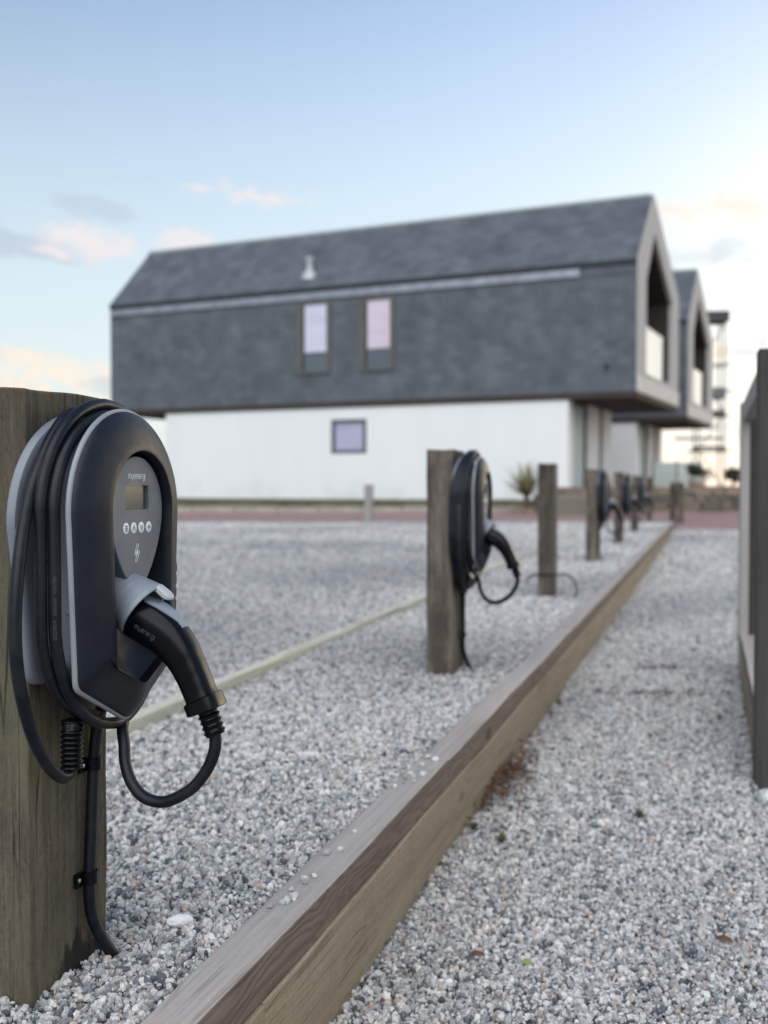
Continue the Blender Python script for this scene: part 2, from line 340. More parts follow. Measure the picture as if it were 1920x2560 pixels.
# ------------------------------------------------------------------ mesh building
class MB:
    def __init__(s): s.v = []; s.f = []
    def add(s, vs, fs):
        o = len(s.v); s.v += [tuple(v) for v in vs]; s.f += [tuple(i+o for i in q) for q in fs]; return s
    def box(s, a, b, M=None):
        x0, y0, z0 = a; x1, y1, z1 = b
        vs = [Vector(p) for p in ((x0,y0,z0),(x1,y0,z0),(x1,y1,z0),(x0,y1,z0),(x0,y0,z1),(x1,y0,z1),(x1,y1,z1),(x0,y1,z1))]
        if M: vs = [M @ v for v in vs]
        return s.add(vs, [(0,3,2,1),(4,5,6,7),(0,1,5,4),(1,2,6,5),(2,3,7,6),(3,0,4,7)])
    def loops(s, rings, close=True, cap0=False, cap1=False):
        n = len(rings[0]); vs = [p for r in rings for p in r]; fs = []
        for i in range(len(rings)-1):
            for j in range(n if close else n-1):
                k = (j+1) % n; fs.append((i*n+j, i*n+k, (i+1)*n+k, (i+1)*n+j))
        if cap0: fs.append(tuple(reversed(range(n))))
        if cap1: fs.append(tuple((len(rings)-1)*n+j for j in range(n)))
        return s.add(vs, fs)
    def sweep(s, pts, ra, rb=None, seg=12, up=(0, 1, 0), expo=2., cap=True, flat_top=None):
        """sweep a (super)ellipse along pts; ra = radius in the plane perpendicular to `up`, rb = radius along `up`"""
        pts = [Vector(p) for p in pts]; n = len(pts)
        ra = list(ra) if hasattr(ra, '__len__') else [ra]*n
        rb = ra if rb is None else (list(rb) if hasattr(rb, '__len__') else [rb]*n)
        tang = [(pts[min(i+1, n-1)]-pts[max(i-1, 0)]).normalized() for i in range(n)]
        side = Vector(up); side = (side - tang[0]*side.dot(tang[0]))
        if side.length < 1e-4: side = Vector((1, .2, .1)); side = side - tang[0]*side.dot(tang[0])
        side.normalize(); rings = []
        for i in range(n):
            side = (side - tang[i]*side.dot(tang[i])).normalized()
            nor = side.cross(tang[i]).normalized(); ring = []
            for k in range(seg):
                a = 2*math.pi*k/seg; c, q = math.cos(a), math.sin(a)
                c = math.copysign(abs(c)**(2/expo), c); q = math.copysign(abs(q)**(2/expo), q)
                if flat_top is not None: c = max(min(c, flat_top[1]), -flat_top[0])
                ring.append(pts[i] + nor*(ra[i]*c) + side*(rb[i]*q))
            rings.append(ring)
        return s.loops(rings, True, cap, cap)
    def obj(s, name, m, parent=None, smooth=None, loc=None, bevel=0., seg=2):
        me = bpy.data.meshes.new(name); me.from_pydata(s.v, [], s.f); me.validate()
        bm = bmesh.new(); bm.from_mesh(me); bmesh.ops.recalc_face_normals(bm, faces=bm.faces); bm.to_mesh(me); bm.free()
        for q in (m if isinstance(m, (list, tuple)) else [m]): me.materials.append(q)
        if smooth is not None:
            me.shade_smooth(); me.set_sharp_from_angle(angle=R(smooth))
        o = bpy.data.objects.new(name, me); COL.objects.link(o)
        if loc is not None: o.location = loc
        if parent is not None: o.parent = parent
        if bevel:
            k = o.modifiers.new('bevel', 'BEVEL'); k.width = bevel; k.segments = seg; k.limit_method = 'ANGLE'
        return o
def crom(P, per=8, closed=False):
    P = [Vector(p) for p in P]; out = []; n = len(P)
    for i in range(n-1):
        p0, p1, p2, p3 = P[max(i-1, 0)], P[i], P[i+1], P[min(i+2, n-1)]
        for k in range(per):
            t = k/per
            out.append(.5*((2*p1)+(-p0+p2)*t+(2*p0-5*p1+4*p2-p3)*t*t+(-p0+3*p1-3*p2+p3)*t**3))
    out.append(P[-1]); return out
def thing(name, label, cat, loc=(0, 0, 0), rz=0., group=None):
    o = bpy.data.objects.new(name, None); COL.objects.link(o); o.location = loc; o.rotation_euler = (0, 0, rz); o.empty_display_size = .1
    return tag(o, label, cat, group)
def tag(o, label=None, cat=None, group=None, kind=None):
    if label: o['label'] = label
    if cat: o['category'] = cat
    if group: o['group'] = group
    if kind: o['kind'] = kind
    return o
def copy_tree(o, parent=None):
    c = o.copy(); COL.objects.link(c)
    if parent is not None: c.parent = parent
    for ch in list(o.children): copy_tree(ch, c)
    return c
def child(name, src, parent, loc, rot=(0, 0, 0), scale=(1, 1, 1)):
    o = bpy.data.objects.new(name, src); COL.objects.link(o); o.parent = parent; o.location = loc; o.rotation_euler = rot; o.scale = scale; return o

# ------------------------------------------------------------------ the ground
TH = R(16.12)
D = Vector((math.sin(TH), math.cos(TH), 0)); N = Vector((math.cos(TH), -math.sin(TH), 0))
KA = math.atan(.312); KD = Vector((math.sin(KA), math.cos(KA), 0)); KN = Vector((math.cos(KA), -math.sin(KA), 0))
def kerb_x(y): return -.295 + .312*(y-1.358)
def rkerb_x(y): return 1.128 + .312*(y-3.138)
_ph = RNG.uniform(0, 6.28, (14, 2)); _fr = RNG.uniform(1.2, 9, 14); _an = RNG.uniform(0, 3.14, 14)
def bumps(x, y):
    z = 0
    for i in range(14):
        z = z + np.sin((x*np.cos(_an[i])+y*np.sin(_an[i]))*_fr[i]+_ph[i, 0])/(_fr[i]+2)
    return z*.011
def path_z(y): return -.205 + np.clip((y-11)/7.4, 0, 1)*.10
def sheet(name, xs, ys, zf, m, xmap=None):
    X, Y = np.meshgrid(xs, ys)
    if xmap is not None: X = xmap(X, Y)
    Z = zf(X, Y); v = np.stack([X.ravel(), Y.ravel(), Z.ravel()], 1)
    w, h = len(xs), len(ys); b = MB(); b.v = [tuple(p) for p in v]
    b.f = [(j*w+i, j*w+i+1, (j+1)*w+i+1, (j+1)*w+i) for j in range(h-1) for i in range(w-1)]
    o = b.obj(name, m); o.data.shade_smooth(); o['kind'] = 'structure'; return o
ground = sheet('ground', [-900, -60, 60, 900], [-300, -20, 60, 900], lambda x, y: x*0-.55, M_GRASS)
ysA = np.concatenate([np.arange(-3, 10, .12), np.arange(10, 19.25, .4), [19.2]])
# left bed: from far left to the kerb
sheet('gravel_bed', np.linspace(0, 1, 160), ysA, lambda x, y: -.010 + bumps(x, y), M_GSHEET, lambda u, y: -26 + (kerb_x(y)+.03+26)*(1-(1-u)**2.2))
# lower gravel path between the two kerbs
sheet('gravel_path', np.linspace(0, 1, 40), np.concatenate([np.arange(-3, 10, .12), np.arange(10, 18.4, .4), [18.4]]), lambda x, y: path_z(y)-.006 + bumps(x*1.3+4, y*1.3), M_GSHEET, lambda u, y: kerb_x(y)+.045 + (rkerb_x(y)-kerb_x(y)+.02+np.where((y > 4.96) | (y < 3.1), 14, 0))*u)
sheet('raised_ground', np.linspace(0, 1, 12), np.array([3.14, 3.6, 4.2, 4.95]), lambda x, y: x*0-.03, M_GSHEET, lambda u, y: rkerb_x(y)+.05 + 22*u)
def road_z(x, y):
    t = np.clip((y-19.2)/4.0, 0, 1); e = np.clip((x-4.4)/1.2, 0, 1)
    return -.02*(1-t)+.10*t - e*(1-t)*.09
sheet('brick_road', np.concatenate([[-60, -30], np.linspace(-14, 14, 60), [30, 60]]), np.array([18.3, 18.8, 19.2, 20, 21, 22, 23.2]), lambda x, y: road_z(x, y)-.004, M_BRICK)
# pale kerb stones along the far side of the road, then the grass bank under the house
ke = thing('kerb_line', 'low pale stone kerb between the red brick road and the grass bank', 'kerb')
kme = MB().box((-.45, -.45, -.15), (.45, .20, .10)).obj('kerb_stone', M_KERBSTONE, ke, bevel=.015)
kme.location = (-12, 23.3, .09)
for i in range(1, 17):
    o = kme.copy(); COL.objects.link(o); o.location = (-12+i*.92, 23.3+random.uniform(-.01, .01), .09+random.uniform(-.008, .008))
sheet('grass_bank', np.concatenate([[-80, -40], np.linspace(-14, 3.6, 40)]), np.array([23.35, 23.7, 24.2, 25, 27, 30, 34, 44]), lambda x, y: .11+np.clip((y-23.4)/.9, 0, 1)*.17 - np.clip(y-24.3, 0, 20)*.010 + .02*np.sin(x*3+y), M_GRASS)

# --- loose granite chippings (geometry-node instances on points)
def stones(name, pts, rad, rnd, label=None):
    me = bpy.data.meshes.new(name); me.vertices.add(len(pts)); me.vertices.foreach_set('co', pts.astype(np.float32).ravel())
    def attr(n, typ, a, key):
        k = me.attributes.new(n, typ, 'POINT'); k.data.foreach_set(key, a.astype(np.float32).ravel())
    attr('rad', 'FLOAT', rad, 'value'); attr('rnd', 'FLOAT', rnd, 'value')
    attr('rot', 'FLOAT_VECTOR', RNG.uniform(0, 6.283, (len(pts), 3)), 'vector')
    o = bpy.data.objects.new(name, me); COL.objects.link(o); me.materials.append(M_STONE)
    ng = bpy.data.node_groups.new(name, 'GeometryNodeTree')
    ng.interface.new_socket('Geometry', in_out='INPUT', socket_type='NodeSocketGeometry'); ng.interface.new_socket('Geometry', in_out='OUTPUT', socket_type='NodeSocketGeometry')
    t = NT(ng); gi = t.node('NodeGroupInput'); go = t.node('NodeGroupOutput')
    join = t.node('GeometryNodeGeometryToInstance')
    for i in range(9):
        ico = t.node('GeometryNodeMeshIcoSphere'); ico.inputs['Radius'].default_value = 1; ico.inputs['Subdivisions'].default_value = 2
        sp = t.node('GeometryNodeSetPosition')
        pos = t.node('GeometryNodeInputPosition').outputs[0]
        off = t.vmath('ADD', pos, (i*3.7, i*1.9, i*5.3))
        nz = t.node('ShaderNodeTexNoise'); t.link(off, nz.inputs['Vector']); nz.inputs['Scale'].default_value = .95; nz.inputs['Detail'].default_value = 2.2; nz.inputs['Roughness'].default_value = .5
        # crushed stone: flatten against a few random planes through voronoi cells
        vo = t.node('ShaderNodeTexVoronoi', feature='F1'); t.link(off, vo.inputs['Vector']); vo.inputs['Scale'].default_value = 1.0
        k = t.math('ADD', t.math('MULTIPLY', t.math('SUBTRACT', nz.outputs[0], .5), 1.5), t.math('MULTIPLY', vo.outputs['Distance'], -.5))
        k = t.math('ADD', k, 1.22)
        sc = t.node('ShaderNodeVectorMath', operation='SCALE'); t.link(pos, sc.inputs[0]); t.link(k, sc.inputs['Scale'])
        rr = random.Random(i); asp = (rr.uniform(.85, 1.3), rr.uniform(.75, 1.0), rr.uniform(.55, .85))
        ps = t.vmath('MULTIPLY', sc.outputs[0], asp)
        t.link(ico.outputs[0], sp.inputs['Geometry']); t.link(ps, sp.inputs['Position'])
        sm = t.node('GeometryNodeSetMaterial'); sm.inputs['Material'].default_value = M_STONE; t.link(sp.outputs[0], sm.inputs[0])
        t.link(sm.outputs[0], join.inputs[0])
    def named(n, ty): 
        q = t.node('GeometryNodeInputNamedAttribute', data_type=ty); q.inputs[0].default_value = n; return q.outputs[0]
    ip = t.node('GeometryNodeInstanceOnPoints'); t.link(gi.outputs[0], ip.inputs['Points']); t.link(join.outputs[0], ip.inputs['Instance'])
    ip.inputs['Pick Instance'].default_value = True
    ri = t.node('FunctionNodeRandomValue', data_type='INT'); ri.inputs[4].default_value = 0; ri.inputs[5].default_value = 8
    t.link(ri.outputs[2], ip.inputs['Instance Index'])
    e2r = t.node('FunctionNodeEulerToRotation'); t.link(named('rot', 'FLOAT_VECTOR'), e2r.inputs[0]); t.link(e2r.outputs[0], ip.inputs['Rotation'])
    cx = t.node('ShaderNodeCombineXYZ'); rd = named('rad', 'FLOAT')
    for i in range(3): t.link(rd, cx.inputs[i])
    t.link(cx.outputs[0], ip.inputs['Scale']); t.link(ip.outputs[0], go.inputs[0])
    k = o.modifiers.new('scatter', 'NODES'); k.node_group = ng
    return o
POSTS = [(-.4765, 1.390), (.2536, 3.85), (1.066, 6.56), (1.940, 9.51), (2.800, 12.26), (3.700, 15.23), (5.18, 20.2)]
def scatter(y0, y1, dens, rmin, rmax, side, margin):
    A = (y1-y0)*(.74*y1+2*margin); n = int(A*dens)
    y = RNG.uniform(y0, y1, n); x = RNG.uniform(-1, 1, n)*(.37*y1+margin)
    keep = np.abs(x) < .37*y+margin
    if side < 0:
        keep &= x < kerb_x(y)-.004
        for px, py in POSTS:
            dx, dy = x-px, y-py; a = dx*D.x+dy*D.y; b = dx*N.x+dy*N.y
            keep &= ~((a > .004) & (a < .191) & (b < -.004) & (b > -.096))
    else: keep &= (x > kerb_x(y)+.083) & ((x < rkerb_x(y)-.003) | (y > 5.1) | ((y < 3.06) & ((x < 1.09) | (x > 1.24))))
    x, y = x[keep], y[keep]; r = np.exp(RNG.normal(math.log((rmin+rmax)/2), .36, len(x))).clip(rmin*.7, rmax*1.6)
    if side < 0: z = bumps(x, y)-.004
    else: z = path_z(y)+.002 + bumps(x*1.3+4, y*1.3)
    # heaped a little against the posts
    z = z + RNG.uniform(-.006, .005, len(x))
    rnd = np.clip(RNG.beta(1.3, 1.12, len(x))*.93, 0, 1); odd = RNG.random(len(x)) < .06; rnd[odd] = RNG.uniform(.93, 1, odd.sum())
    # dusty, darker drifts where wheels and feet have turned the stones
    dr = np.sin(x*.9+1.3*np.sin(y*.55)+2)+np.sin(y*1.7+.8*np.sin(x*1.1)+.5)+.7*np.sin(x*2.3-y*1.3)
    rnd = np.where(odd, rnd, rnd*(1-.34*np.clip((dr-.1)/1.6, 0, 1)))
    if side < 0:      # the parking bays beyond the batten are driven on and duller
        bay = np.clip((-.549+.2917*(y-3.523)-.05-x)/.5, 0, 1)*np.clip((14.5-y)/4, 0, 1)
        rnd = np.where(odd, rnd, rnd*(1-.26*bay))
    else: rnd = np.where(odd, rnd, rnd*.92)
    return np.stack([x, y, z], 1), r, rnd
def layer(name, specs, label):
    P, Q, S = zip(*[scatter(*s) for s in specs])
    o = stones(name, np.concatenate(P), np.concatenate(Q), np.concatenate(S)); tag(o, label, 'gravel', kind='stuff'); return o
layer('gravel_chippings', [(1.0, 2.4, 31000, .0030, .0052, -1, .5), (2.4, 3.6, 22000, .0036, .0058, -1, .55), (3.6, 5.6, 17000, .0038, .0062, -1, .6), (5.6, 10, 8800, .0052, .0084, -1, .8), (10, 19.1, 3000, .0085, .0135, -1, 1.)], 'pale grey granite chippings filling the raised parking bed left of the timber kerb')
layer('path_chippings', [(1.25, 2.6, 29000, .0031, .0053, 1, .5), (2.6, 3.8, 20000, .0038, .006, 1, .55), (3.8, 5.6, 17000, .0038, .0062, 1, .6), (5.6, 10, 8800, .0052, .0084, 1, .8), (10, 18.3, 2400, .0085, .0135, 1, 1.)], 'pale grey granite chippings on the lower path right of the timber kerb')

# ------------------------------------------------------------------ timber kerbs, batten
def board(name, L, w, h, m, parent, M, seed=0, jit=.0015):
    """a sawn board of length L along local x, with slightly uneven faces"""
    rr = random.Random(seed); b = MB(); nx = max(2, int(L/.12)); rings = []
    ph = [rr.uniform(0, 6.28) for _ in range(6)]
    for i in range(nx+1):
        x = L*i/nx; j = lambda k: jit*(math.sin(x*5.1+ph[k])+.6*math.sin(x*13+ph[(k+2) % 6]))
        rings.append([Vector((x, j(0), j(1))), Vector((x, w+j(2), j(3))), Vector((x, w+j(4), h+j(5))), Vector((x, j(1), h+j(3)))])
    b.loops(rings, True, True, True)
    o = b.obj(name, m, parent, smooth=40, bevel=.0035); o.matrix_local = M
    if isinstance(m, list):
        for p in o.data.polygons: p.material_index = 0 if p.normal.z > .6 else 1
    return o
def kerb(th, start, L, segs, top, low, side, wt, z_top):
    """boards laid end to end along KD; local x runs along the kerb"""
    for i in range(segs):
        l = L/segs
        M = Matrix.Translation((i*l, 0, z_top-.066)); board('top_rail', l-.004, wt, .066, [top, M_RAILSIDE], th, M, 10+i, .0012)
    for i in range(segs+1):
        l = L/segs; x0 = max(0, (i-.45)*l); x1 = min(L, (i+.55)*l)
        if x1-x0 > .05:
            M = Matrix.Translation((x0, -.004 if side < 0 else .0, z_top-.068-.20)); board('sleeper', x1-x0-.005, wt+.004, .20, low, th, M, 60+i, .0018)
LK = (19.3-.2)/math.cos(KA)
# local x -> KD, local y -> to the left of it (-KN)
kt = thing('timber_kerb', 'long low timber kerb of silvered top rail over tan sleepers along the raised gravel', 'kerb', (kerb_x(.2)+KN.x*.075, .2+KN.y*.075, 0), math.pi/2-KA)
kerb(kt, 0, LK, 8, M_TOPRAIL, M_SLEEPER, -1, .075, .020)
kr = thing('timber_kerb', 'short timber kerb of sleepers along the right edge of the lower path', 'kerb', (rkerb_x(3.14)+.1*KN.x, 3.14+.1*KN.y, 0), math.pi/2-KA)
kerb(kr, 0, 1.80, 1, M_TOPRAIL, M_SLEEPER, -1, .10, .0)
for k, y_ in enumerate((3.05, 4.96)):      # boards that close the raised strip at both ends
    kx = Matrix.Translation(kr.location) @ Matrix.Rotation(kr.rotation_euler.z, 4, 'Z')
    board('sleeper', 6.0, .07, .26, M_SLEEPER, kr, kx.inverted() @ Matrix.Translation((rkerb_x(y_)+.10+.03*k, y_, -.268)), 140+k, .0018)
bt = thing('timber_batten', 'thin pale bleached batten lying across the gravel behind the post row', 'batten', (-.549+.2917*(1.0-3.523), 1.0, 0), math.pi/2-TH-R(.15))
for i in range(6):
    board('batten_length', 3.18, .05, .05, M_BATTEN, bt, Matrix.Translation((i*3.2, random.uniform(-.004, .004), -.018)) @ Matrix.Rotation(random.uniform(-.003, .003), 4, 'Z'), 90+i, .002)

# ------------------------------------------------------------------ posts
PW, PL, PH = .10, .195, .829
def post_mesh(w, l, hgt, seed, below=.25, notch=None):
    rr = random.Random(seed); b = MB(); nz = 40; rings = []
    per = []
    for (x0, y0, x1, y1, k) in ((-w, 0, 0, 0, 6), (0, 0, 0, l, 10), (0, l, -w, l, 6), (-w, l, -w, 0, 10)):
        for i in range(k): per.append((x0+(x1-x0)*i/k, y0+(y1-y0)*i/k))
    ph = [rr.uniform(0, 6.28) for _ in range(8)]
    for j in range(nz+1):
        z = -below + (hgt+below)*j/nz; ring = []
        for (x, y) in per:
            q = .0011*math.sin(z*11+ph[0]+y*20)+.0009*math.sin(z*29+ph[1]+x*40)
            ring.append(Vector((x+q+.0008*math.sin(y*60+ph[2]), y+.0012*math.sin(z*9+ph[3]+x*30), z+(.0015*math.sin(x*50+y*31+ph[4]) if j == nz else 0))))
        rings.append(ring)
    b.loops(rings, True, True, True); return b
PG = 'charger posts in a row on the raised gravel'
plabels = ['nearest weathered timber post, large and mossy, carrying the sharp charger on the left', 'second timber post in the row, before the white wall, charger on its right side', 'third timber post in the row, bare of any charger, dark cable round its foot',
           'fourth timber post in the row, blurred, just beyond the bare post', 'fifth timber post in the row, blurred, before the stone wall', 'sixth timber post in the row, small and blurred', 'last and smallest timber post at the far end of the row']
pme = None
for i, (x, y) in enumerate(POSTS):
    if i < 2: 
        o = post_mesh(PW, PL, PH, 3+i).obj('timber_post', M_POST1 if i == 0 else M_POST, None, smooth=40, bevel=.003)
        pme = o
    else: o = pme.copy(); COL.objects.link(o)
    o.location = (x, y, 0 if i < 6 else .02); o.rotation_euler = (0, 0, -TH+(random.uniform(-.012, .012) if i else 0))
    if i > 1: o.scale = (1, 1, random.uniform(.985, 1.02))
    tag(o, plabels[i], 'post', PG)

# ------------------------------------------------------------------ the charger
AC, ZC = .017, .662      # centre along the post face, centre of the top arch
def outline(r, zc, wb, zb, zt, rc=.022, rt=.03, dz=0., ac=AC, vert=None):
    """tombstone with a shallow V bottom, counter-clockwise seen from the front; list of (a, z)"""
    ry = r if vert is None else vert; P = []
    for i in range(33):
        t = math.pi*i/32; P.append((math.cos(t)*r, zc+math.sin(t)*ry))
    def fillet(p, c, q, rad, k):
        p, c, q = Vector(p), Vector(c), Vector(q); u = (p-c).normalized(); v = (q-c).normalized()
        ang = u.angle(v); dd = rad/math.tan(ang/2); s, e = c+u*dd, c+v*dd
        out = []
        for i in range(k+1):
            t = i/k; out.append(tuple((s*(1-t)**2+c*2*t*(1-t)+e*t*t)))
        return out
    L, BL, T, BR, RR = (-r, zc), (-wb, zb), (0, zt), (wb, zb), (r, zc)
    fl = fillet(L, BL, T, rc, 6); ft = fillet(BL, T, BR, rt, 6); fr = fillet(T, BR, RR, rc, 6)
    for i in range(1, 9): P.append((L[0]+(fl[0][0]-L[0])*i/9, L[1]+(fl[0][1]-L[1])*i/9))
    P += fl
    for i in range(1, 6): P.append((fl[-1][0]+(ft[0][0]-fl[-1][0])*i/6, fl[-1][1]+(ft[0][1]-fl[-1][1])*i/6))
    P += ft
    for i in range(1, 6): P.append((ft[-1][0]+(fr[0][0]-ft[-1][0])*i/6, ft[-1][1]+(fr[0][1]-ft[-1][1])*i/6))
    P += fr
    for i in range(1, 9): P.append((fr[-1][0]+(RR[0]-fr[-1][0])*i/9, fr[-1][1]+(RR[1]-fr[-1][1])*i/9))
    return [(a+ac, z+dz) for a, z in P]
def body(i):   # inset version of the cover outline
    return outline(.144-i, ZC, .131-i, .430+i*.9, .362+i*1.05, max(.006, .022-i*.2), .035)
def ring(P, n): return [Vector((n if not callable(n) else n(a, z), a, z)) for a, z in P]
# stroke lettering -------------------------------------------------
def arc(cx, cy, r, a0, a1, k=9, ry=None):
    ry = r if ry is None else ry
    return [(cx+r*math.cos(R(a0+(a1-a0)*i/k)), cy+ry*math.sin(R(a0+(a1-a0)*i/k))) for i in range(k+1)]
GL = {'m': (1.0, [[(0, 0), (0, .98)], arc(.25, .73, .25, 180, 0)+[(.5, 0)], arc(.75, .73, .25, 180, 0)+[(1., 0)]]),
      'y': (.62, [[(0, 1)]+arc(.31, .33, .31, 180, 360)+[(.62, 1)], [(.31, .02), (.31, -.42)]]),
      'e': (.72, [[(0.02, .5), (.70, .5)]+arc(.36, .5, .36, 0, 325, 14, .5)]),
      'n': (.62, [[(0, 0), (0, .98)], arc(.31, .69, .31, 180, 0)+[(.62, 0)]]),
      'r': (.36, [[(0, 0), (0, .62)]+arc(.34, .64, .34, 180, 95)]),
      'g': (.70, [arc(.35, .5, .35, 0, 360, 16, .5), [(.70, 1), (.70, -.15)]+arc(.38, -.15, .32, 0, -140, 8, .3)]),
      'i': (.0, [[(0, 0), (0, 1.12)]]), 'z': (.6, [[(0, 1), (.6, 1), (0, 0), (.6, 0)]]), 'a': (.70, [arc(.35, .5, .35, 0, 360, 16, .5), [(.70, 1), (.70, 0)]]),
      'p': (.70, [arc(.35, .5, .35, 0, 360, 16, .5), [(0, 1), (0, -.45)]])}
def word(txt, gap=.3):
    x = 0; S = []
    for ch in txt:
        w, st = GL[ch]; S += [[(px+x, py) for px, py in q] for q in st]; x += w+gap
    return S, x-gap
def strokes(b, S, place, w, t=.00035, nrm=(1, 0, 0)):
    for q in S:
        P = [place(*p) for p in q]
        b.sweep(P, w/2, t, 8, nrm, 2.)      # flat ribbon, its thin side along nrm
def make_charger(label):
    t = thing('ev_charger', label, 'car charger', (0, 0, 0), 0, 'car chargers on the timber posts')
    # back plate (flange) with a soft lip, and the hub the cable is wound on
    fl = lambda i: outline(.166-i, .648, .130-i, .432+i, .428+i, .03, .03, vert=.153-i)
    b = MB(); b.loops([ring(fl(.004), .001), ring(fl(0), .004), ring(fl(0), .010), ring(fl(.003), .0145), ring(fl(.010), .0165), ring(fl(.018), .014), ring(fl(.034), .010), ring(fl(.045), .013)], True, True, True)
    b.obj('back_plate', M_GREYP, t, 40)
    hb = lambda i: outline(.122-i, .655, .112-i, .452+i, .40+i)
    b = MB(); b.loops([ring(hb(0), .0132), ring(hb(.004), .04), ring(hb(.003), .0748), ring(hb(.012), .0748), ring(hb(.014), .057)], True, False, True); hub = b.obj('hub', M_GREYP, t, 40)
    b = MB(); b.loops([[Vector((.058+.004*math.cos(k)*c, -.106+AC-.004-.001*q, .53+.004*math.sin(k)*c)) for k in np.linspace(0, 6.283, 13)[:-1]] for c, q in ((1, 0), (1, 2), (.6, 3.5), (.1, 4))], True, True, True)
    b.obj('screw_boss', M_GREYP, hub, 40)
    # silver trim ring round the edge of the cover
    b = MB(); b.loops([ring(body(.032), .0756), ring(body(.012), .0755), ring(body(.002), .0755), ring(body(0), .0765), ring(body(-.0004), .0785), ring(body(.0004), .0808), ring(body(.002), .0825), ring(body(.008), .083)], True, False, False)
    b.obj('trim_ring', M_TRIM, t, 50)
    # domed charcoal cover with the deep recess
    op = lambda i, up=0: outline(.0835-i, .664, .074-i, .452+up, .418+up, .014, .02)
    prof = [(.0032, .0822), (.0042, .0855), (.007, .0885), (.012, .0925), (.020, .0975), (.030, .1020), (.042, .1060)]
    rings = [ring(body(i), n) for i, n in prof]
    A, B = body(.042), op(-.002)
    rings.append([Vector((.1082, (a+c)/2, (z+w)/2)) for (a, z), (c, w) in zip(A, B)])
    rings += [ring(B, .1098), ring(op(0), .1095), ring(op(.0012), .1075), ring(op(.0016), .095), ring(op(.003, .02), .078), ring(op(.006, .05), .064)]
    b = MB(); b.loops(rings, True, False, True); cover = b.obj('cover', M_SHELL, t, 38)
    # lettering moulded in the far edge of the cover
    S, wd = word('zappi', .35); b = MB(); sc = .018
    def side_pt(y, z):
        i = .0085+(1.-y)*.0085; hw = .144-(.662-z)/(.662-.43)*.013
        return Vector((float(np.interp(i, [p for p, _ in prof], [q for _, q in prof]))+.0004, AC+hw-i+.0003, z))
    strokes(b, S, lambda x, y: side_pt(y, .578-x*sc), .0026, .0006, (.75, .65, 0)); b.obj('side_lettering', M_BLACK, cover)
    # grey fascia: egg-shaped plate with a window for the screen
    fa = []
    for i in range(72):
        q = 2*math.pi*i/72; c, s = math.cos(q), math.sin(q)
        if s >= 0: fa.append((AC+.0735*c, .664+.0755*s))
        else: fa.append((AC+(.0735-.026*(-s)**1.6)*math.copysign(abs(c)**.9, c), .664-.112*(-s)))
    def rrect(a0, z0, a1, z1, r, k=4):
        P = []
        for cx, cz, s in ((a1-r, z1-r, 0), (a0+r, z1-r, 90), (a0+r, z0+r, 180), (a1-r, z0+r, 270)):
            P += [(cx+r*math.cos(R(s+90*i/k)), cz+r*math.sin(R(s+90*i/k))) for i in range(k+1)]
        return P
    sw = rrect(AC-.032, .6642, AC+.032, .6986, .003)
    bm = bmesh.new(); n0 = .0985
    def loop(P, n): 
        vs = [bm.verts.new((n, a, z)) for a, z in P]; return vs, [bm.edges.new((vs[i], vs[(i+1) % len(vs)])) for i in range(len(vs))]
    v1, e1 = loop([((a-AC)*.985+AC, (z-.65)*.988+.65) for a, z in fa], n0); v2, e2 = loop(sw, n0)
    bmesh.ops.triangle_fill(bm, edges=e1+e2, use_beauty=True)
    v3, _ = loop(fa, n0-.0012); v4, _ = loop(fa, .068); v5, _ = loop(sw, n0-.006)
    for p, q in ((v1, v3), (v3, v4), (v2, v5)):
        for i in range(len(p)): bm.faces.new((p[i], p[(i+1) % len(p)], q[(i+1) % len(p)], q[i]))
    bmesh.ops.recalc_face_normals(bm, faces=bm.faces)
    me = bpy.data.meshes.new('fascia'); bm.to_mesh(me); bm.free(); me.materials.append(M_FASCIA); me.shade_smooth(); me.set_sharp_from_angle(angle=R(30))
    fas = bpy.data.objects.new('fascia', me); COL.objects.link(fas); fas.parent = t
    b = MB(); b.loops([ring(sw, n0-.0062), ring(sw, n0-.0045)], True, True, True); b.obj('screen', M_SCREEN, fas)
    # four round buttons with their signs
    nb = n0+.0006
    for k in range(4):
        ca = AC-.0315+.021*k; cz = .639; b = MB()
        rg = lambda r, n: [Vector((n, ca+r*math.cos(q), cz+r*math.sin(q))) for q in np.linspace(0, 2*math.pi, 25)[:-1]]
        b.loops([rg(.0079, n0-.001), rg(.0079, nb), rg(.0074, nb+.0003)], True, False, True); bo = b.obj('button', M_PRINT, fas, 40)
        S = [[[(-.5, .5), (.5, .5)], [(-.5, 0), (.5, 0)], [(-.5, -.5), (.5, -.5)]], [[(-.55, -.6), (0, .6), (.55, -.6)]], [[(-.55, .6), (0, -.6), (.55, .6)]], [[(-.65, 0), (.65, 0)], [(0, -.65), (0, .65)]]][k]
        b = MB(); strokes(b, S, lambda x, y: Vector((nb+.0004, ca+x*.0058, cz+y*.0058)), .0021, .0003); b.obj('button_sign', M_FASCIA, bo)
    S, wd = word('myenergi'); sc = .0465/wd; b = MB()
    strokes(b, S, lambda x, y: Vector((n0+.0003, AC-.0245+x*sc, .7078+y*sc*1.0)), .0010, .0003); b.obj('logo', M_PRINT, fas)
    # lightning sign: two slim rounded bars, crossing bar between
    def slot(p, q, w):
        p, q = Vector(p), Vector(q); d = (q-p).normalized(); m = Vector((-d.y, d.x))*w; an = math.degrees(math.atan2(d.y, d.x))
        return [tuple(p+m), tuple(q+m)]+[(q.x+w*math.cos(R(an+90-180*i/8)), q.y+w*math.sin(R(an+90-180*i/8))) for i in range(1, 9)]+[tuple(p-m)]+[(p.x+w*math.cos(R(an-90-180*i/8)), p.y+w*math.sin(R(an-90-180*i/8))) for i in range(1, 9)]+[tuple(p+m)]
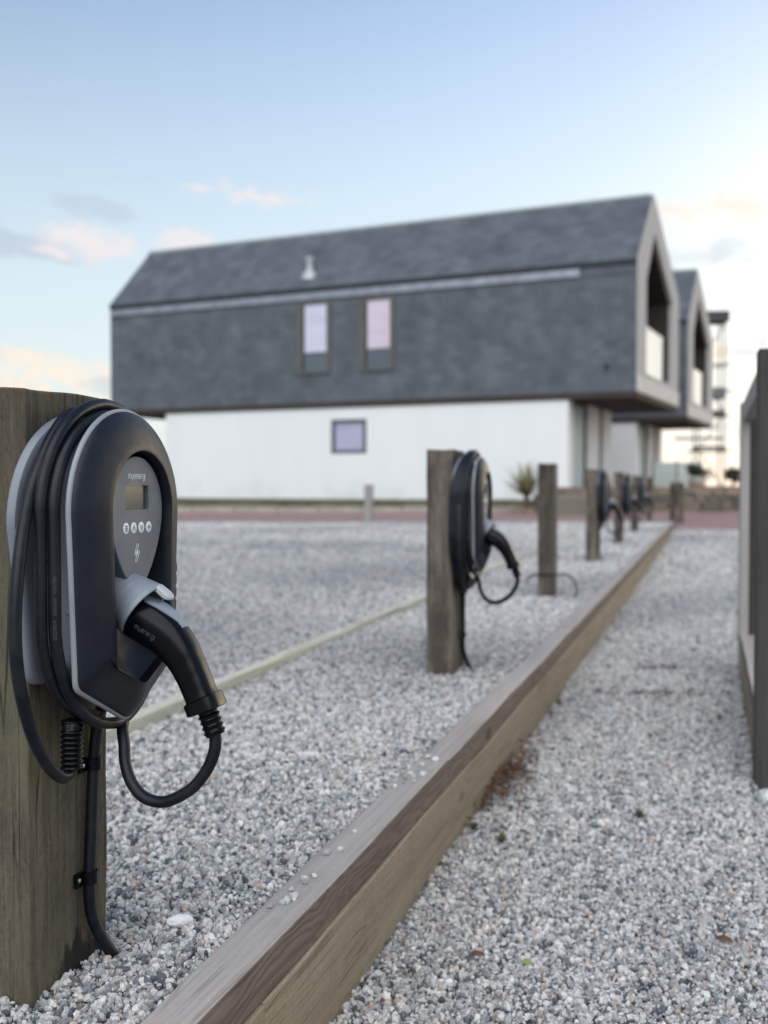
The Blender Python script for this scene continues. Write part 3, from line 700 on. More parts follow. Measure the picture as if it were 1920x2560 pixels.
    S = [slot((-.25, .15), (.2, 1.0), .2), slot((-.2, -1.0), (.3, -.15), .2), slot((-.42, -.12), (.42, .12), .2), [(-.2, -.3), (.02, .25)], [(.0, -.25), (.2, .28)]]
    b = MB(); strokes(b, S, lambda x, y: Vector((n0+.0003, AC-.002+x*.0105, .6035+y*.0105)), .001, .0003); b.obj('charge_sign', M_PRINT, fas)
    # hooded socket, tilted down
    ax = Vector((math.cos(R(36.5)), 0, -math.sin(R(36.5)))); c0 = Vector((.1145, AC-.010, .5226)); sd_ = Vector((0, 1, 0)); upv = ax.cross(sd_)
    if upv.z < 0: upv = -upv
    def circ(o, r, k=40): return [c0+ax*o+(sd_*math.cos(2*math.pi*i/k)+upv*math.sin(2*math.pi*i/k))*r for i in range(k)]
    b = MB(); b.loops([circ(-.085, .026), circ(-.043, .0325), circ(-.022, .0390), circ(-.008, .0428), circ(-.003, .0440), circ(.0, .0428), circ(.0005, .0405), circ(-.001, .0385), circ(-.03, .037)], True, False, True)
    hood = b.obj('socket_hood', M_HOOD, t, 50)
    b = MB(); lk = c0+ax*.009+upv*.0405     # lock lever on top of the hood
    def lp(u, v, w): return lk+ax*u+upv*v+sd_*w
    b.loops([[lp(u, v*s, w*s2) for v, w in ((-.005, -.010), (-.005, .010), (.002, .010), (.0055, .005), (.0055, -.005), (.002, -.010))] for u, s, s2 in ((-.012, .9, .95), (.005, 1, 1), (.011, .8, .85), (.0155, .35, .45))], True, True, True)
    b.obj('lock_lever', M_LOCK, hood, 25, bevel=.0012)
    # the plug
    path = [(.088, .530), (.105, .5155), (.130, .5035), (.152, .489), (.170, .470), (.181, .453), (.1915, .433), (.201, .412), (.2075, .398)]
    pw = [.0290, .0295, .0310, .0290, .0258, .0235, .0220, .0215, .0222]; lw = [.0300, .0300, .0300, .0280, .0255, .0235, .0225, .0225, .0232]
    P = crom([(n, AC-.012, z) for n, z in path], 6)
    ip = lambda a: list(np.interp(np.linspace(0, 1, len(P)), np.linspace(0, 1, len(a)), a))
    b = MB(); b.sweep(P, ip(pw), ip(lw), 32, (0, 1, 0), 2.7); plug = b.obj('plug', M_BLACK, t, 40)
    Q = crom([(n, AC-.012, z) for n, z in [(.2035, .4065), (.2085, .396), (.2115, .3885)]], 4)
    b = MB(); b.sweep(Q, [.0222]+[.0252]*7+[.0232], [.0232]+[.0262]*7+[.0242], 28, (0, 1, 0), 3.4); b.obj('plug_collar', M_BLACK, plug, 30)
    Q = [Vector((n, AC-.012, z)) for n, z in [(.2112+.0009*i, .389-.0024*i) for i in range(15)]]
    b = MB(); b.sweep(Q, [.0135 if i % 3 else .0160 for i in range(15)], None, 20, (0, 1, 0)); b.obj('strain_relief', M_BLACK, plug, 50)
    # grey insert along the top of the plug
    tp = []
    for i in range(4, len(P)-28):
        tg = (P[i+1]-P[i-1]).normalized(); nr = Vector((0, 1, 0)).cross(tg); nr = nr if nr.z > 0 else -nr
        tp.append(P[i]+nr*(ip(pw)[i]-.0006))
    k = len(tp); b = MB(); b.sweep(tp, [.0022]*k, [.0155*min(1, .45+.5*math.sin(math.pi*min(1, (i+.6)/k*1.15)))+.001 for i in range(k)], 14, (0, 1, 0), 5); ins = b.obj('grip_insert', M_HOOD, plug, 40)
    S, wd = word('myenergi'); sc = .0335/wd; b = MB()
    i0 = 14; o0 = Vector((.1165, AC-.012-.0302, .5035)); dv = Vector((.0276, 0, -.0149)).normalized(); uv = Vector((-dv.z, 0, dv.x))
    strokes(b, S, lambda x, y: o0+dv*(x*sc)+uv*(y*sc*1.0), .0009, .0006, (0, 1, 0)); b.obj('plug_logo', M_PRINTDIM, plug)
    # the tethered cable: hanging loop, wound twice round the hub, ending in the gland
    cr = .0084
    def wrap(r, n0_, n1_, a0, a1, low, ztop, lw=None, k=40):
        """angles in degrees, 0 = right, 90 = top, 180 = left, 270 = bottom"""
        out = []
        for i in range(k+1):
            f = i/k; a = R(a0+(a1-a0)*f); n = n0_+(n1_-n0_)*f; c, s = math.cos(a), math.sin(a); L = r if lw is None or c > 0 else lw
            out.append((n, AC+c*L, (.662 + s*(ztop-.662)) if s >= 0 else (.520 + s*(.520-low)) ))
        return out
    def smooth_wrap(*a, **k):
        o = wrap(*a, **k); res = [o[0]]
        for p, q in zip(o, o[1:]):
            if abs(q[2]-p[2]) > .06:
                for j in range(1, 6): res.append(tuple(np.array(p)+(np.array(q)-np.array(p))*j/6))
            res.append(q)
        return res
    hang = [(.2225, AC-.012, .358), (.2232, AC-.013, .338), (.2140, AC-.014, .3115), (.1930, AC-.016, .2830), (.1640, AC-.017, .2640), (.1405, AC-.017, .2570), (.1140, AC-.016, .2620), (.0940, AC-.013, .2800), (.0815, AC-.008, .3055), (.0765, AC-.002, .330), (.066, AC+.012, .352), (.056, AC+.045, .372)]
    w1 = smooth_wrap(.137, .052, .064, 300, 90+360, .375, .797)
    w1 = smooth_wrap(.138, .052, .060, -50, 90, .385, .796, k=24)
    w2 = smooth_wrap(.141, .060, .064, 94, 262, .362, .797, .148, 30)
    w3 = smooth_wrap(.142, .064, .052, 270, 448, .360, .812, None, 34)
    w4 = smooth_wrap(.143, .052, .045, 453, 622, .374, .813, .158, 30)
    w5 = smooth_wrap(.141, .045, .030, 630, 812, .385, .803, None, 34)
    tail = [(.031, AC-.060, .797), (.032, AC-.098, .770), (.033, AC-.130, .732), (.035, AC-.161, .685), (.038, AC-.187, .610), (.040, AC-.200, .530), (.040, AC-.195, .460), (.040, AC-.172, .390), (.040, AC-.138, .337), (.040, AC-.106, .309), (.0405, AC-.085, .306), (.041, AC-.0785, .318)]
    C = crom(hang+w1[1:]+w2+w3+w4+w5+tail, 3)
    b = MB(); b.sweep(C, cr, None, 14, (0, 1, 0)); cab = b.obj('cable', M_RUBBER, t, 80)
    # faint print along the inner turn of the cable
    fc = bpy.data.curves.new('cable_print', 'FONT'); fc.body = 'ESQ7EE-R   5G6mm2   450/750V'; fc.size = .0062; fc.extrude = .00005; fc.align_y = 'CENTER'
    fo = bpy.data.objects.new('cable_print', fc); COL.objects.link(fo); bpy.context.view_layer.update()
    me = bpy.data.meshes.new_from_object(fo.evaluated_get(bpy.context.evaluated_depsgraph_get())); bpy.data.objects.remove(fo); me.materials.clear(); me.materials.append(M_PRINTDIM)
    fo = bpy.data.objects.new('cable_print', me); COL.objects.link(fo); fo.parent = cab
    nm = Vector((.55, -.835, 0)).normalized(); xx = Vector((0, 0, 1)); yy = nm.cross(xx)
    fo.matrix_local = Matrix.Translation(Vector((.0625, AC-.1475, .50))+nm*(cr+.0002)) @ Matrix((xx, yy, nm)).transposed().to_4x4()
    G = [(.041, AC-.079+(.002 if i > 40 else 0), .313+.0014*i) for i in range(49)]
    b = MB(); b.sweep([Vector(g) for g in G], [.0152 if i % 5 in (1, 2) else (.0128 if i % 5 in (0, 3) else .0118) for i in range(49)], None, 20, (0, 1, 0)); b.obj('cable_gland', M_BLACK, t, 60)
    return t
ch0 = make_charger('large sharp charcoal charger on the nearest post, screen and plug in plain view')
CH = {0: ch0}
chlab = {1: 'second charger in the row, blurred, cable coiled on it in front of the white wall', 3: 'blurred charger on the fourth post, just beyond the bare post', 4: 'small blurred charger on the fifth post of the row', 5: 'smallest blurred charger on the sixth post of the row'}
for i in (1, 3, 4, 5):
    c = copy_tree(ch0); c['label'] = chlab[i]; CH[i] = c
# fatter coils: more turns hang loosely on the other chargers
def coil(par, turns, low, L, top, name='cable_coil'):
    C = []
    for k in range(turns*44+1):
        f_ = k/44; a = 2*math.pi*f_+1.6; w = f_/turns; c_, s_ = math.cos(a), math.sin(a)
        LL = (L+.030*w)*(1-.16*max(0, s_))*(1+.03*math.sin(a*2+w*5)); lo = low+.035*(1-w)
        n = .066-.008*w-(.014+.046*w)*(1-c_)/2*(1-.5*max(0, s_))
        C.append((n, AC+c_*LL, .655+s_*(top-.655) if s_ > 0 else .53+s_*(.53-lo)))
    C2 = [C[0]]
    for p, q in zip(C, C[1:]):
        if abs(p[2]-q[2]) > .06: C2 += [tuple(np.array(p)+(np.array(q)-np.array(p))*j/4) for j in range(1, 4)]
        C2.append(q)
    b = MB(); b.sweep(crom(C2, 2), .0086, None, 10, (0, 1, 0)); return b.obj(name, M_RUBBER, par, 80)
coil(CH[1], 5, .305, .172, .822)
for i in (3, 4, 5): coil(CH[i], 3, .33, .168, .82)
for i, c in CH.items():
    p = Vector((*POSTS[i], 0)) + D*.1 + N*.001
    c.location = p; c.rotation_euler = (0, 0, -TH)
# supply cables with clips down the posts
def supply(i, label):
    t = thing('supply_cable', label, 'cable', Vector((*POSTS[i], 0))+D*.1+N*.0005, -TH, 'supply cables down the posts')
    P = crom([(.022, .056, .395), (.012, .047, .33), (.0105, .040, .262), (.0105, .034, .19), (.0105, .0285, .117), (.0115, .0325, .070), (.020, .047, .030), (.032, .066, -.008), (.045, .085, -.045)], 6)
    MB().sweep(P, .0088, None, 14, (0, 1, 0)).obj('sheath', M_RUBBER, t, 80)
    for a, z in ((.0415, .292), (.029, .128)):
        b = MB(); rg = [Vector((.0105+.0102*math.cos(q), a+.0102*math.sin(q), 0)) for q in np.linspace(-2.2, 2.2, 15)]
        b.loops([[p+Vector((0, 0, z-.009)) for p in rg]+[Vector((.0105+.012*math.cos(q), a+.012*math.sin(q), z-.009)) for q in np.linspace(2.2, -2.2, 15)],
                 [p+Vector((0, 0, z+.009)) for p in rg]+[Vector((.0105+.012*math.cos(q), a+.012*math.sin(q), z+.009)) for q in np.linspace(2.2, -2.2, 15)]], True, True, True)
        b.box((.001, a+.010, z-.008), (.010, a+.019, z+.008)); b.box((.001, a-.026, z-.010), (.006, a-.010, z+.010))
        cl = b.obj('cable_clip', M_BLACK, t, 40)
        MB().loops([[Vector((n, a-.019+.0035*r*math.cos(q), z+.0035*r*math.sin(q))) for q in np.linspace(0, 6.283, 13)[:-1]] for n, r in ((.005, 1), (.0072, 1), (.0082, .5))], True, False, True).obj('screw', M_SCREW, cl, 40)
    return t
s0 = supply(0, 'black supply cable clipped down the nearest post into the gravel')
for i, lb in ((1, 'black supply cable trailing from the second charger to the gravel'), (3, 'black supply cable on the fourth post, mostly lost in blur')):
    c = copy_tree(s0); c.location = Vector((*POSTS[i], 0))+D*.1+N*.0005; c.rotation_euler = (0, 0, -TH); c['label'] = lb
# loose cable round the foot of the bare post
t = thing('loose_cable', 'thin dark cable looped round the foot of the bare third post', 'cable', (*POSTS[2], 0), -TH)
P = crom([(-.17, .03, .09), (-.13, -.02, .125), (-.06, -.016, .135), (.012, -.012, .13), (.016, .06, .13), (.07, .14, .12), (.12, .12, .085), (.14, .05, .03), (.13, .0, -.01)], 8)
MB().sweep(P, .0065, None, 10, (0, 0, 1)).obj('sheath', M_RUBBER, t, 80)

# ------------------------------------------------------------------ right-hand fence by the path
f = thing('handrail_fence', 'timber handrail fence with dark posts at the right edge of the path', 'fence', (1.1036, 3.088, 0), math.pi/2-KA)
Mloc = f.matrix_basis.inverted()
def fpost(name, x0, y0, x1, y1, z0, z1, m, rot=-TH):
    b = MB().box((0, 0, 0), (x1-x0, y1-y0, z1-z0)); o = b.obj(name, m, f, bevel=.004)
    W = Matrix.Translation((x0, y0, z0)) @ Matrix.Rotation(rot, 4, 'Z'); o.matrix_local = (Matrix.Translation(f.location) @ Matrix.Rotation(f.rotation_euler.z, 4, 'Z')).inverted() @ W; return o
fpost('post', 1.1036, 3.088, 1.1036+.11, 3.088+.10, -.3, 1.10, M_GREYTIMBER)
fpost('post', 1.692, 4.91, 1.692+.12, 4.91+.10, -.05, 1.06, M_GREYTIMBER)
fpost('cover_board', 1.651, 4.84, 1.651+.040, 4.84+.12, -.25, 1.08, M_PALETIMBER)
p0, p1 = Vector((1.160, 3.192, 1.02)), Vector((1.660, 4.84, .996)); b = MB().box((0, -.05, 0), ((p1-p0).length, 0, .085))
o = b.obj('handrail', M_PALETIMBER, f, bevel=.004); q = (p1-p0).to_track_quat('X', 'Z')
o.matrix_local = (Matrix.Translation(f.location) @ Matrix.Rotation(f.rotation_euler.z, 4, 'Z')).inverted() @ (Matrix.Translation(p0) @ q.to_matrix().to_4x4())

# ------------------------------------------------------------------ the slate houses
YAW = .4385
UL, W_, L_ = Vector((-math.cos(YAW), math.sin(YAW), 0)), 5.52, 15.22
ZB, ZE, ZA, XA = 2.855, 5.855, 7.785, 1.87
def add_tones(o, seed):
    me = o.data; rr = np.random.default_rng(seed); nf = len(me.polygons); tone = np.repeat(rr.random(nf//6+1), 6)[:nf]
    a = me.attributes.new('tone', 'FLOAT', 'FACE'); a.data.foreach_set('value', tone.astype(np.float32))
def make_house(label, loc):
    h = thing('slate_house', label, 'house', loc, math.pi/2-YAW, 'slate houses beyond the gravel')
    # local x: across the gable, local y: along the house, z up
    # --- upper storey: shell (side walls, roof, floor, far gable) built round the balcony recess
    b = MB(); th = .16
    b.box((0, .016, ZB), (th, L_, ZE)); b.obj('slate_wall', M_SLATE, h); add_tones(b_last(), 1)
    b = MB(); b.box((W_-th, .016, ZB), (W_, L_, ZE)); b.obj('slate_wall', M_SLATE, h); add_tones(b_last(), 2)
    def slope(x0, z0, x1, z1, nm):
        d = Vector((x1-x0, 0, z1-z0)).normalized(); n = Vector((-d.z, 0, d.x)); n = n if n.z > 0 else -n
        b = MB(); q = [Vector((x0, 0, z0)), Vector((x1, 0, z1)), Vector((x1, 0, z1))-n*.2, Vector((x0, 0, z0))-n*.2]
        b.loops([[p+Vector((0, .016, 0)) for p in q], [p+Vector((0, L_+.02, 0)) for p in q]], True, True, True); o = b.obj(nm, M_SLATE, h); add_tones(o, 3); return o
    rf = slope(-.03, ZE-.03+.06, XA, ZA, 'roof'); rf2 = slope(XA, ZA, W_+.03, ZE+.03, 'roof')
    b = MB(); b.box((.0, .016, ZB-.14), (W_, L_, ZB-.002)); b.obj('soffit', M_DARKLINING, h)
    g = [(0, ZB), (W_, ZB), (W_, ZE), (XA, ZA-.1), (0, ZE)]
    b = MB(); b.loops([[Vector((x, L_-.2, z)) for x, z in g], [Vector((x, L_-.02, z)) for x, z in g]], True, True, True); b.obj('slate_gable', M_SLATE, h); add_tones(b_last(), 4)
    # --- rows of slates on the side wall and on the roof towards the photograph
    rr = random.Random(5)
    def slates(nm, org, du, dv, nrm, lu, lv, cu, cv, skip, par):
        b = MB(); rows = int(lv/cv)
        for j in range(rows):
            x = -(cu*.5 if j % 2 else 0)
            while x < lu:
                x0, x1 = max(0, x), min(lu, x+cu-.006); x += cu
                if x1-x0 < .03 or skip(x0, x1, j*cv, (j+1)*cv): continue
                t0 = (.005 if nm == 'slates' else .009)+rr.random()*.003; y0, y1 = j*cv, min(lv, (j+1)*cv+.05)
                P = [org+du*x0+dv*y0, org+du*x1+dv*y0, org+du*x1+dv*y1, org+du*x0+dv*y1]
                b.add([P[0]+nrm*.001, P[1]+nrm*.001, P[2]+nrm*.0005, P[3]+nrm*.0005, P[0]+nrm*t0, P[1]+nrm*t0, P[2]+nrm*.003, P[3]+nrm*.003], [(0,3,2,1),(4,5,6,7),(0,1,5,4),(1,2,6,5),(2,3,7,6),(3,0,4,7)])
        o = b.obj(nm, M_SLATE, par); add_tones(o, 9); o['kind'] = 'stuff'; return o
    wins = [(7.98, 8.94, 3.62, 5.5), (6.15, 7.09, 3.62, 5.48)]
    def skipw(x0, x1, y0, y1):
        for a, c, z0, z1 in wins:
            if x1 > a and x0 < c-.0 and y1+ZB > z0-.0 and y0+ZB < z1: return True
        return False
    slates('slates', Vector((0, .018, ZB)), Vector((0, 1, 0)), Vector((0, 0, 1)), Vector((-1, 0, 0)), L_-.02, ZE-ZB-.36, .30, .20, skipw, h)
    dv = Vector((XA+.03, 0, ZA-ZE-.03)); lv = dv.length; dv.normalize(); nr = Vector((-dv.z, 0, dv.x))
    slates('roof_slates', Vector((-.03, .018, ZE+.03)), Vector((0, 1, 0)), dv, nr, L_-.0, lv-.05, .30, .20, lambda *a: False, rf)
    b = MB(); b.sweep([Vector((XA, .08, ZA+.01)), Vector((XA, L_+.03, ZA+.01))], .06, None, 8, (1, 0, 0)); b.obj('ridge', M_LEAD, rf)
    # --- gutter set in the head of the side wall
    b = MB(); b.box((-.05, 1.35, ZE-.30), (.0-.003, L_-.02, ZE-.10)); b.obj('gutter', M_ZINC, h, bevel=.02)
    b = MB(); b.box((-.02, .018, ZE-.29), (-.003, 1.34, ZE-.11)); b.obj('fascia_board', M_SLATE, h); add_tones(b_last(), 6)
    b = MB(); b.box((-.07, .018, ZE-.06), (-.003, L_, ZE-.0)); b.obj('eaves_trim', M_DARKMETAL, h)
    # --- roof vent
    s = .42; c = Vector((-.03, 0, ZE+.03))+dv*.62; c.y = 8.82
    v = MB(); v.loops([[c+Vector((r*math.cos(q), r*math.sin(q), z)) for q in np.linspace(0, 6.283, 17)[:-1]] for r, z in ((.24, -.16), (.18, .05), (.09, .12), (.085, .36), (.13, .37), (.13, .44), (.05, .48))], True, True, True)
    v.obj('roof_vent', M_LEAD, rf, 40)
    b = MB(); b.sweep([Vector((.0, .70, 3.45)), Vector((-.12, .70, 3.45))], .055, None, 12, (0, 0, 1)); b.obj('overflow_pipe', M_DARKMETAL, h, 40)
    # --- slit windows with deep timber reveals
    for k, (a, c, z0, z1) in enumerate(wins):
        b = MB(); b.box((-.05, a-.0, z0), (.0-.002, a+.09, z1)); b.box((-.05, c-.13, z0), (-.002, c, z1)); b.box((-.05, a+.09, z1-.06), (-.002, c-.13, z1)); b.box((-.05, a+.09, z0), (-.002, c-.13, z0+.05))
        w = b.obj('window', M_GREYTIMBER if False else M_PALEREVEAL, h)
        zm = z0+.56
        b = MB(); b.box((-.022, a+.09, zm), (-.004, c-.20, z1-.06)); b.obj('pane', (M_SKYPANE1, M_SKYPANE2)[k], w)
        b = MB(); b.box((-.030, a+.09, z0+.05), (-.004, c-.20, zm-.03)); b.obj('spandrel', M_PANEDARK, w)
        b = MB(); b.box((-.034, c-.20, z0+.05), (-.004, c-.13, z1-.06)); b.box((-.034, a+.09, zm-.03), (-.004, c-.20, zm)); b.obj('sash', M_DARKMETAL, w)
    # --- pale timber frame round the balcony
    outer = [(0, ZB-.02), (W_, ZB-.02), (W_+.02, ZE+.02), (XA, ZA+.02), (-.015, ZE+.02)]; inner = [(1.02, 3.28), (4.50, 3.40), (4.52, 5.52), (2.02, 6.90), (1.03, 5.60)]
    b = MB()
    for (y0) in (0.,):
        n = 5
        b.loops([[Vector((x, y0, z)) for x, z in outer], [Vector((x, y0+.015, z)) for x, z in outer], [Vector((x, y0+.10, z)) for x, z in inner], [Vector((x, y0, z)) for x, z in inner], [Vector((x, y0, z)) for x, z in outer]], True)
    b.obj('balcony_frame', M_LARCH, h)
    b = MB(); b.box((.02, -.03, ZB-.01), (W_-.02, -.002, 3.22)); b.obj('sill_board', M_LARCHPALE, h)
    # the recess itself: lining, floor, back wall with dark glazing
    b = MB(); n = 5; dpt = 2.2
    far = inner
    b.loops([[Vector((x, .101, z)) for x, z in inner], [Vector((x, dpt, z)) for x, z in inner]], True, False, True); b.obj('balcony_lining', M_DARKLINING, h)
    b = MB(); b.box((1.35, dpt-.05, 3.45), (3.2, dpt-.012, 5.4)); gl = b.obj('balcony_door', M_PANEDARK, h)
    b = MB(); b.box((1.3, dpt-.07, 3.4), (1.36, dpt-.01, 5.46)); b.box((2.24, dpt-.07, 3.4), (2.30, dpt-.052, 5.46)); b.box((3.18, dpt-.07, 3.4), (3.24, dpt-.01, 5.46)); b.box((1.36, dpt-.07, 5.40), (3.18, dpt-.01, 5.46)); b.obj('door_frame', M_DARKMETAL, gl)
    b = MB(); b.box((1.03, .16, 3.42), (4.02, .178, 4.55)); bl = b.obj('balustrade', M_GLASSBAL, h)
    b = MB(); b.box((1.03, .15, 4.552), (4.03, .19, 4.59)); b.obj('balustrade_rail', M_LEAD, bl)
    # --- white ground floor, set back under the gable
    y0, y1 = 1.63, 13.3
    b = MB(); b.box((.05, y0, -.5), (.30, 6.95, ZB-.142)); b.box((.05, 7.99, -.5), (.30, y1, ZB-.142)); b.box((.05, 6.95, -.5), (.30, 7.99, 1.50)); b.box((.05, 6.95, 2.40), (.30, 7.99, ZB-.142)); b.obj('white_wall', M_RENDER, h)
    b = MB(); b.box((.30, y1-.25, -.5), (4.5, y1, ZB-.142)); b.box((4.26, y0, -.5), (4.51, y1-.251, ZB-.142)); b.obj('white_wall', M_RENDER, h)
    b = MB(); b.box((.301, y0, -.5), (.52, y0+.25, ZB-.142)); b.box((2.0, y0, -.5), (3.17, y0+.25, ZB-.142)); b.box((3.62, y0, -.5), (4.259, y0+.25, ZB-.142)); b.obj('white_pier', M_RENDER, h)
    for a, c in ((.52, 2.0), (3.17, 3.62)):
        b = MB(); b.box((a, y0+.04, .55), (a+.16, y0+.16, ZB-.145)); b.box((c-.16, y0+.04, .55), (c, y0+.16, ZB-.145)); b.box((a+.16, y0+.04, ZB-.25), (c-.16, y0+.16, ZB-.145)); w = b.obj('patio_door', M_DARKMETAL, h)
        b = MB(); b.box((a+.16, y0+.08, .5), (c-.16, y0+.11, ZB-.25)); b.obj('pane', M_GLASSTEAL, w)
    b = MB(); b.box((.055, 6.95, 1.50), (.16, 7.06, 2.40)); b.box((.055, 7.88, 1.50), (.16, 7.99, 2.40)); b.box((.055, 7.06, 1.50), (.16, 7.88, 1.60)); b.box((.055, 7.06, 2.30), (.16, 7.88, 2.40)); w = b.obj('window', M_PURPLEFRAME, h)
    b = MB(); b.box((.09, 7.06, 1.60), (.12, 7.88, 2.30)); b.obj('pane', M_PANEWASH, w)
    b = MB(); b.box((.035, y0+.02, -.5), (.049, y1, .31)); b.obj('plinth', M_DARKMETAL, h)
    return h
def b_last(): return [o for o in COL.objects][-1]
M_PALEREVEAL = wood('brown_reveal_timber', (.17, .16, .15), (.125, .117, .108), (.07, .064, .06), 2, bumps=.2)
hA = make_house('large slate clad house with white ground floor directly behind the gravel', (5.82, 24.08, 0))
hB = copy_tree(hA); hB.location = (9.58, 33.0, .0); hB['label'] = 'second slate house, mostly hidden behind the large one at its right'

# ------------------------------------------------------------------ terrace, stone wall, small things far off
sheet('terrace', np.array([3.75, 6, 9, 14, 30]), np.array([23.35, 26, 30, 36, 44]), lambda x, y: x*0+.62, M_EARTH)
def stone_wall(label, x0, x1, y, z0, z1, seed, rowh=.12):
    w = thing('stone_wall', label, 'wall', (x0, y, z0)); rr = random.Random(seed)
    protos = []
    for k in range(6):
        b = MB(); b.box((-.5, -.5, -.5), (.5, .5, .5)); b.v = [tuple(c*(1+rr.uniform(-.1, .06)) for c in v) for v in b.v]
        o = b.obj('stone', M_WALLSTONE, w, bevel=.06); protos.append(o)
    used = [False]*6
    b = MB(); b.box((0, .06, -.3), (x1-x0, .34, z1-z0-.06)); b.obj('core', M_EARTH, w)
    z = 0; rows = int((z1-z0)/rowh)
    for r in range(rows):
        x = -rr.uniform(0, .2)
        while x < x1-x0:
            l = rr.uniform(.18, .5); k = rr.randrange(6); hh = rowh*rr.uniform(.85, 1.0)
            if not used[k]: o = protos[k]; used[k] = True
            else: o = protos[k].copy(); COL.objects.link(o)
            o.location = (x+l/2, .06+rr.uniform(-.025, .02), (r+.5)*rowh); o.scale = (l-.02, .22, hh-.012); o.rotation_euler = (0, rr.uniform(-.04, .04), 0); x += l
    return w
stone_wall('long low rubble stone wall holding the terrace at the right beyond the posts', 3.8, 10.5, 23.0, -.08, .70, 4, .13)
stone_wall('short stepped rubble stone wall at the corner of the white house', 3.75, 4.55, 22.2, -.02, .44, 8, .125)
def tuft(name, label, loc, n, L, w, m, lean=1., group=None, cat='plant', trunk=None, seed=0, curl=.4):
    t = thing(name, label, cat, loc, 0, group); rr = random.Random(seed); b = MB(); base = Vector((0, 0, trunk or 0))
    for i in range(n):
        a = rr.uniform(0, 6.28); e = rr.uniform(.1, 1.4)*lean if trunk else rr.uniform(.5, 1.4); l = L*rr.uniform(.7, 1.1)
        d = Vector((math.cos(a)*math.cos(e), math.sin(a)*math.cos(e), math.sin(e))); s = Vector((-math.sin(a), math.cos(a), 0)); P = []
        for k in range(5):
            f_ = k/4; c = base+d*l*f_+Vector((0, 0, -curl*l*f_*f_*math.cos(e)*.6)); wd = w*(1-f_**1.6)+.0006
            P.append((c-s*wd, c+s*wd))
        o = len(b.v); b.v += [tuple(q) for p in P for q in p]; b.f += [(o+2*k, o+2*k+1, o+2*k+3, o+2*k+2) for k in range(4)]
    b.obj('leaves', m, t)
    if trunk: MB().sweep([Vector((0, 0, -.1)), Vector((.02, 0, trunk*.5)), Vector((0, 0, trunk+.03))], [.07, .055, .06], None, 10, (1, 0, 0)).obj('trunk', M_TRUNK, t, 60)
    return t
tuft('yucca', 'spiky yucca on a short stem against the white wall between the posts', (3.05, 22.4, .06), 80, .86, .034, M_LEAF, 1., None, 'plant', .40, 3, .12)
mound = MB(); rings = []
for j in range(6):
    q = j/5; rings.append([Vector((math.cos(a)*(.62*(1-q)+.02)*(1+.15*math.sin(3*a+j)), math.sin(a)*(.5*(1-q)+.02), .17*math.sin(q*1.57)-.02)) for a in np.linspace(0, 6.283, 21)[:-1]])
mound.loops(rings, True, False, True); mo = mound.obj('soil_mound', M_EARTH, None, 60, loc=(3.05, 22.3, .05)); tag(mo, 'reddish brown soil mound round the stem of the yucca', 'mound')
def shrub(label, loc, r, h, seed, n=900):
    t = thing('dark_shrub', label, 'shrub', loc, 0, 'dark shrubs on the terrace'); rr = random.Random(seed); b = MB()
    lob = [(rr.uniform(-.5, .5)*r, rr.uniform(-.5, .5)*r, rr.uniform(.35, .8)*h, rr.uniform(.3, .55)*r) for _ in range(9)]
    for i in range(n):
        x, y, z, q = lob[rr.randrange(9)]; d = Vector((rr.gauss(0, 1), rr.gauss(0, 1), rr.gauss(0, .9))).normalized()*q*rr.uniform(.5, 1.1); c = Vector((x, y, z))+d
        u = Vector((rr.gauss(0, 1), rr.gauss(0, 1), rr.gauss(0, 1))).normalized()*.045; v = u.cross(Vector((rr.gauss(0, 1), rr.gauss(0, 1), rr.gauss(0, 1)))).normalized()*.025
        b.add([c-u, c+v, c+u, c-v], [(0, 1, 2, 3)])
    b.obj('leaves', M_SHRUB, t)
    b = MB()
    for k in range(4): b.sweep([Vector((0, 0, -.05)), Vector((lob[k][0]*.5, lob[k][1]*.5, h*.3)), Vector(lob[k][:3])], [.02, .014, .006], None, 6, (1, 0, 0))
    b.obj('stems', M_TRUNK, t); return t
shrub('dark shrub on the terrace below the scaffold tower', (9.05, 30, .60), .42, .72, 1)
shrub('dark shrub on the terrace at the far right, beside the handrail', (10.0, 30, .60), .34, .66, 2)
rk = MB(); rrr = random.Random(2)
bmr = bmesh.new(); bmesh.ops.create_icosphere(bmr, subdivisions=2, radius=.22)
rk.v = [tuple(Vector((v.co.x*1.2, v.co.y, v.co.z*.9))*(1+rrr.uniform(-.14, .14))) for v in bmr.verts]; bmr.verts.index_update(); rk.f = [tuple(v.index for v in q.verts) for q in bmr.faces]; bmr.free()
tag(rk.obj('boulder', M_KERBSTONE, None, loc=(8.75, 29.3, .74)), 'pale grey boulder on the terrace beside the dark shrub', 'rock')
gf = thing('glass_fence', 'greenish glass fence on the terrace under the second house', 'fence', (8.1, 31.5, .62))
for i in range(2):
    MB().box((i*.72+.04, -.008, .05), (i*.72+.68, .008, .74)).obj('glass_panel', M_GLASSGRN, gf)
for i in range(3): MB().box((i*.72-.025, -.03, 0), (i*.72+.025, .03, .78)).obj('post', M_SCAF, gf)
# bollards
def bollard(label, loc, w, hgt, m, rz):
    b = post_mesh(w, w, hgt, 77, .2); o = b.obj('timber_bollard', m, None, 40, bevel=.012, loc=loc); o.rotation_euler.z = rz; tag(o, label, 'bollard', 'square timber bollards by the brick road'); return o
bollard('square timber bollard at the far right end of the kerb', (5.80, 20.2, -.14), .19, .88, M_POST, .5)
bollard('thin timber bollard in front of the white wall, left of the second post', (-.25, 18.95, 0.), .13, .70, M_PALETIMBER, -.5)
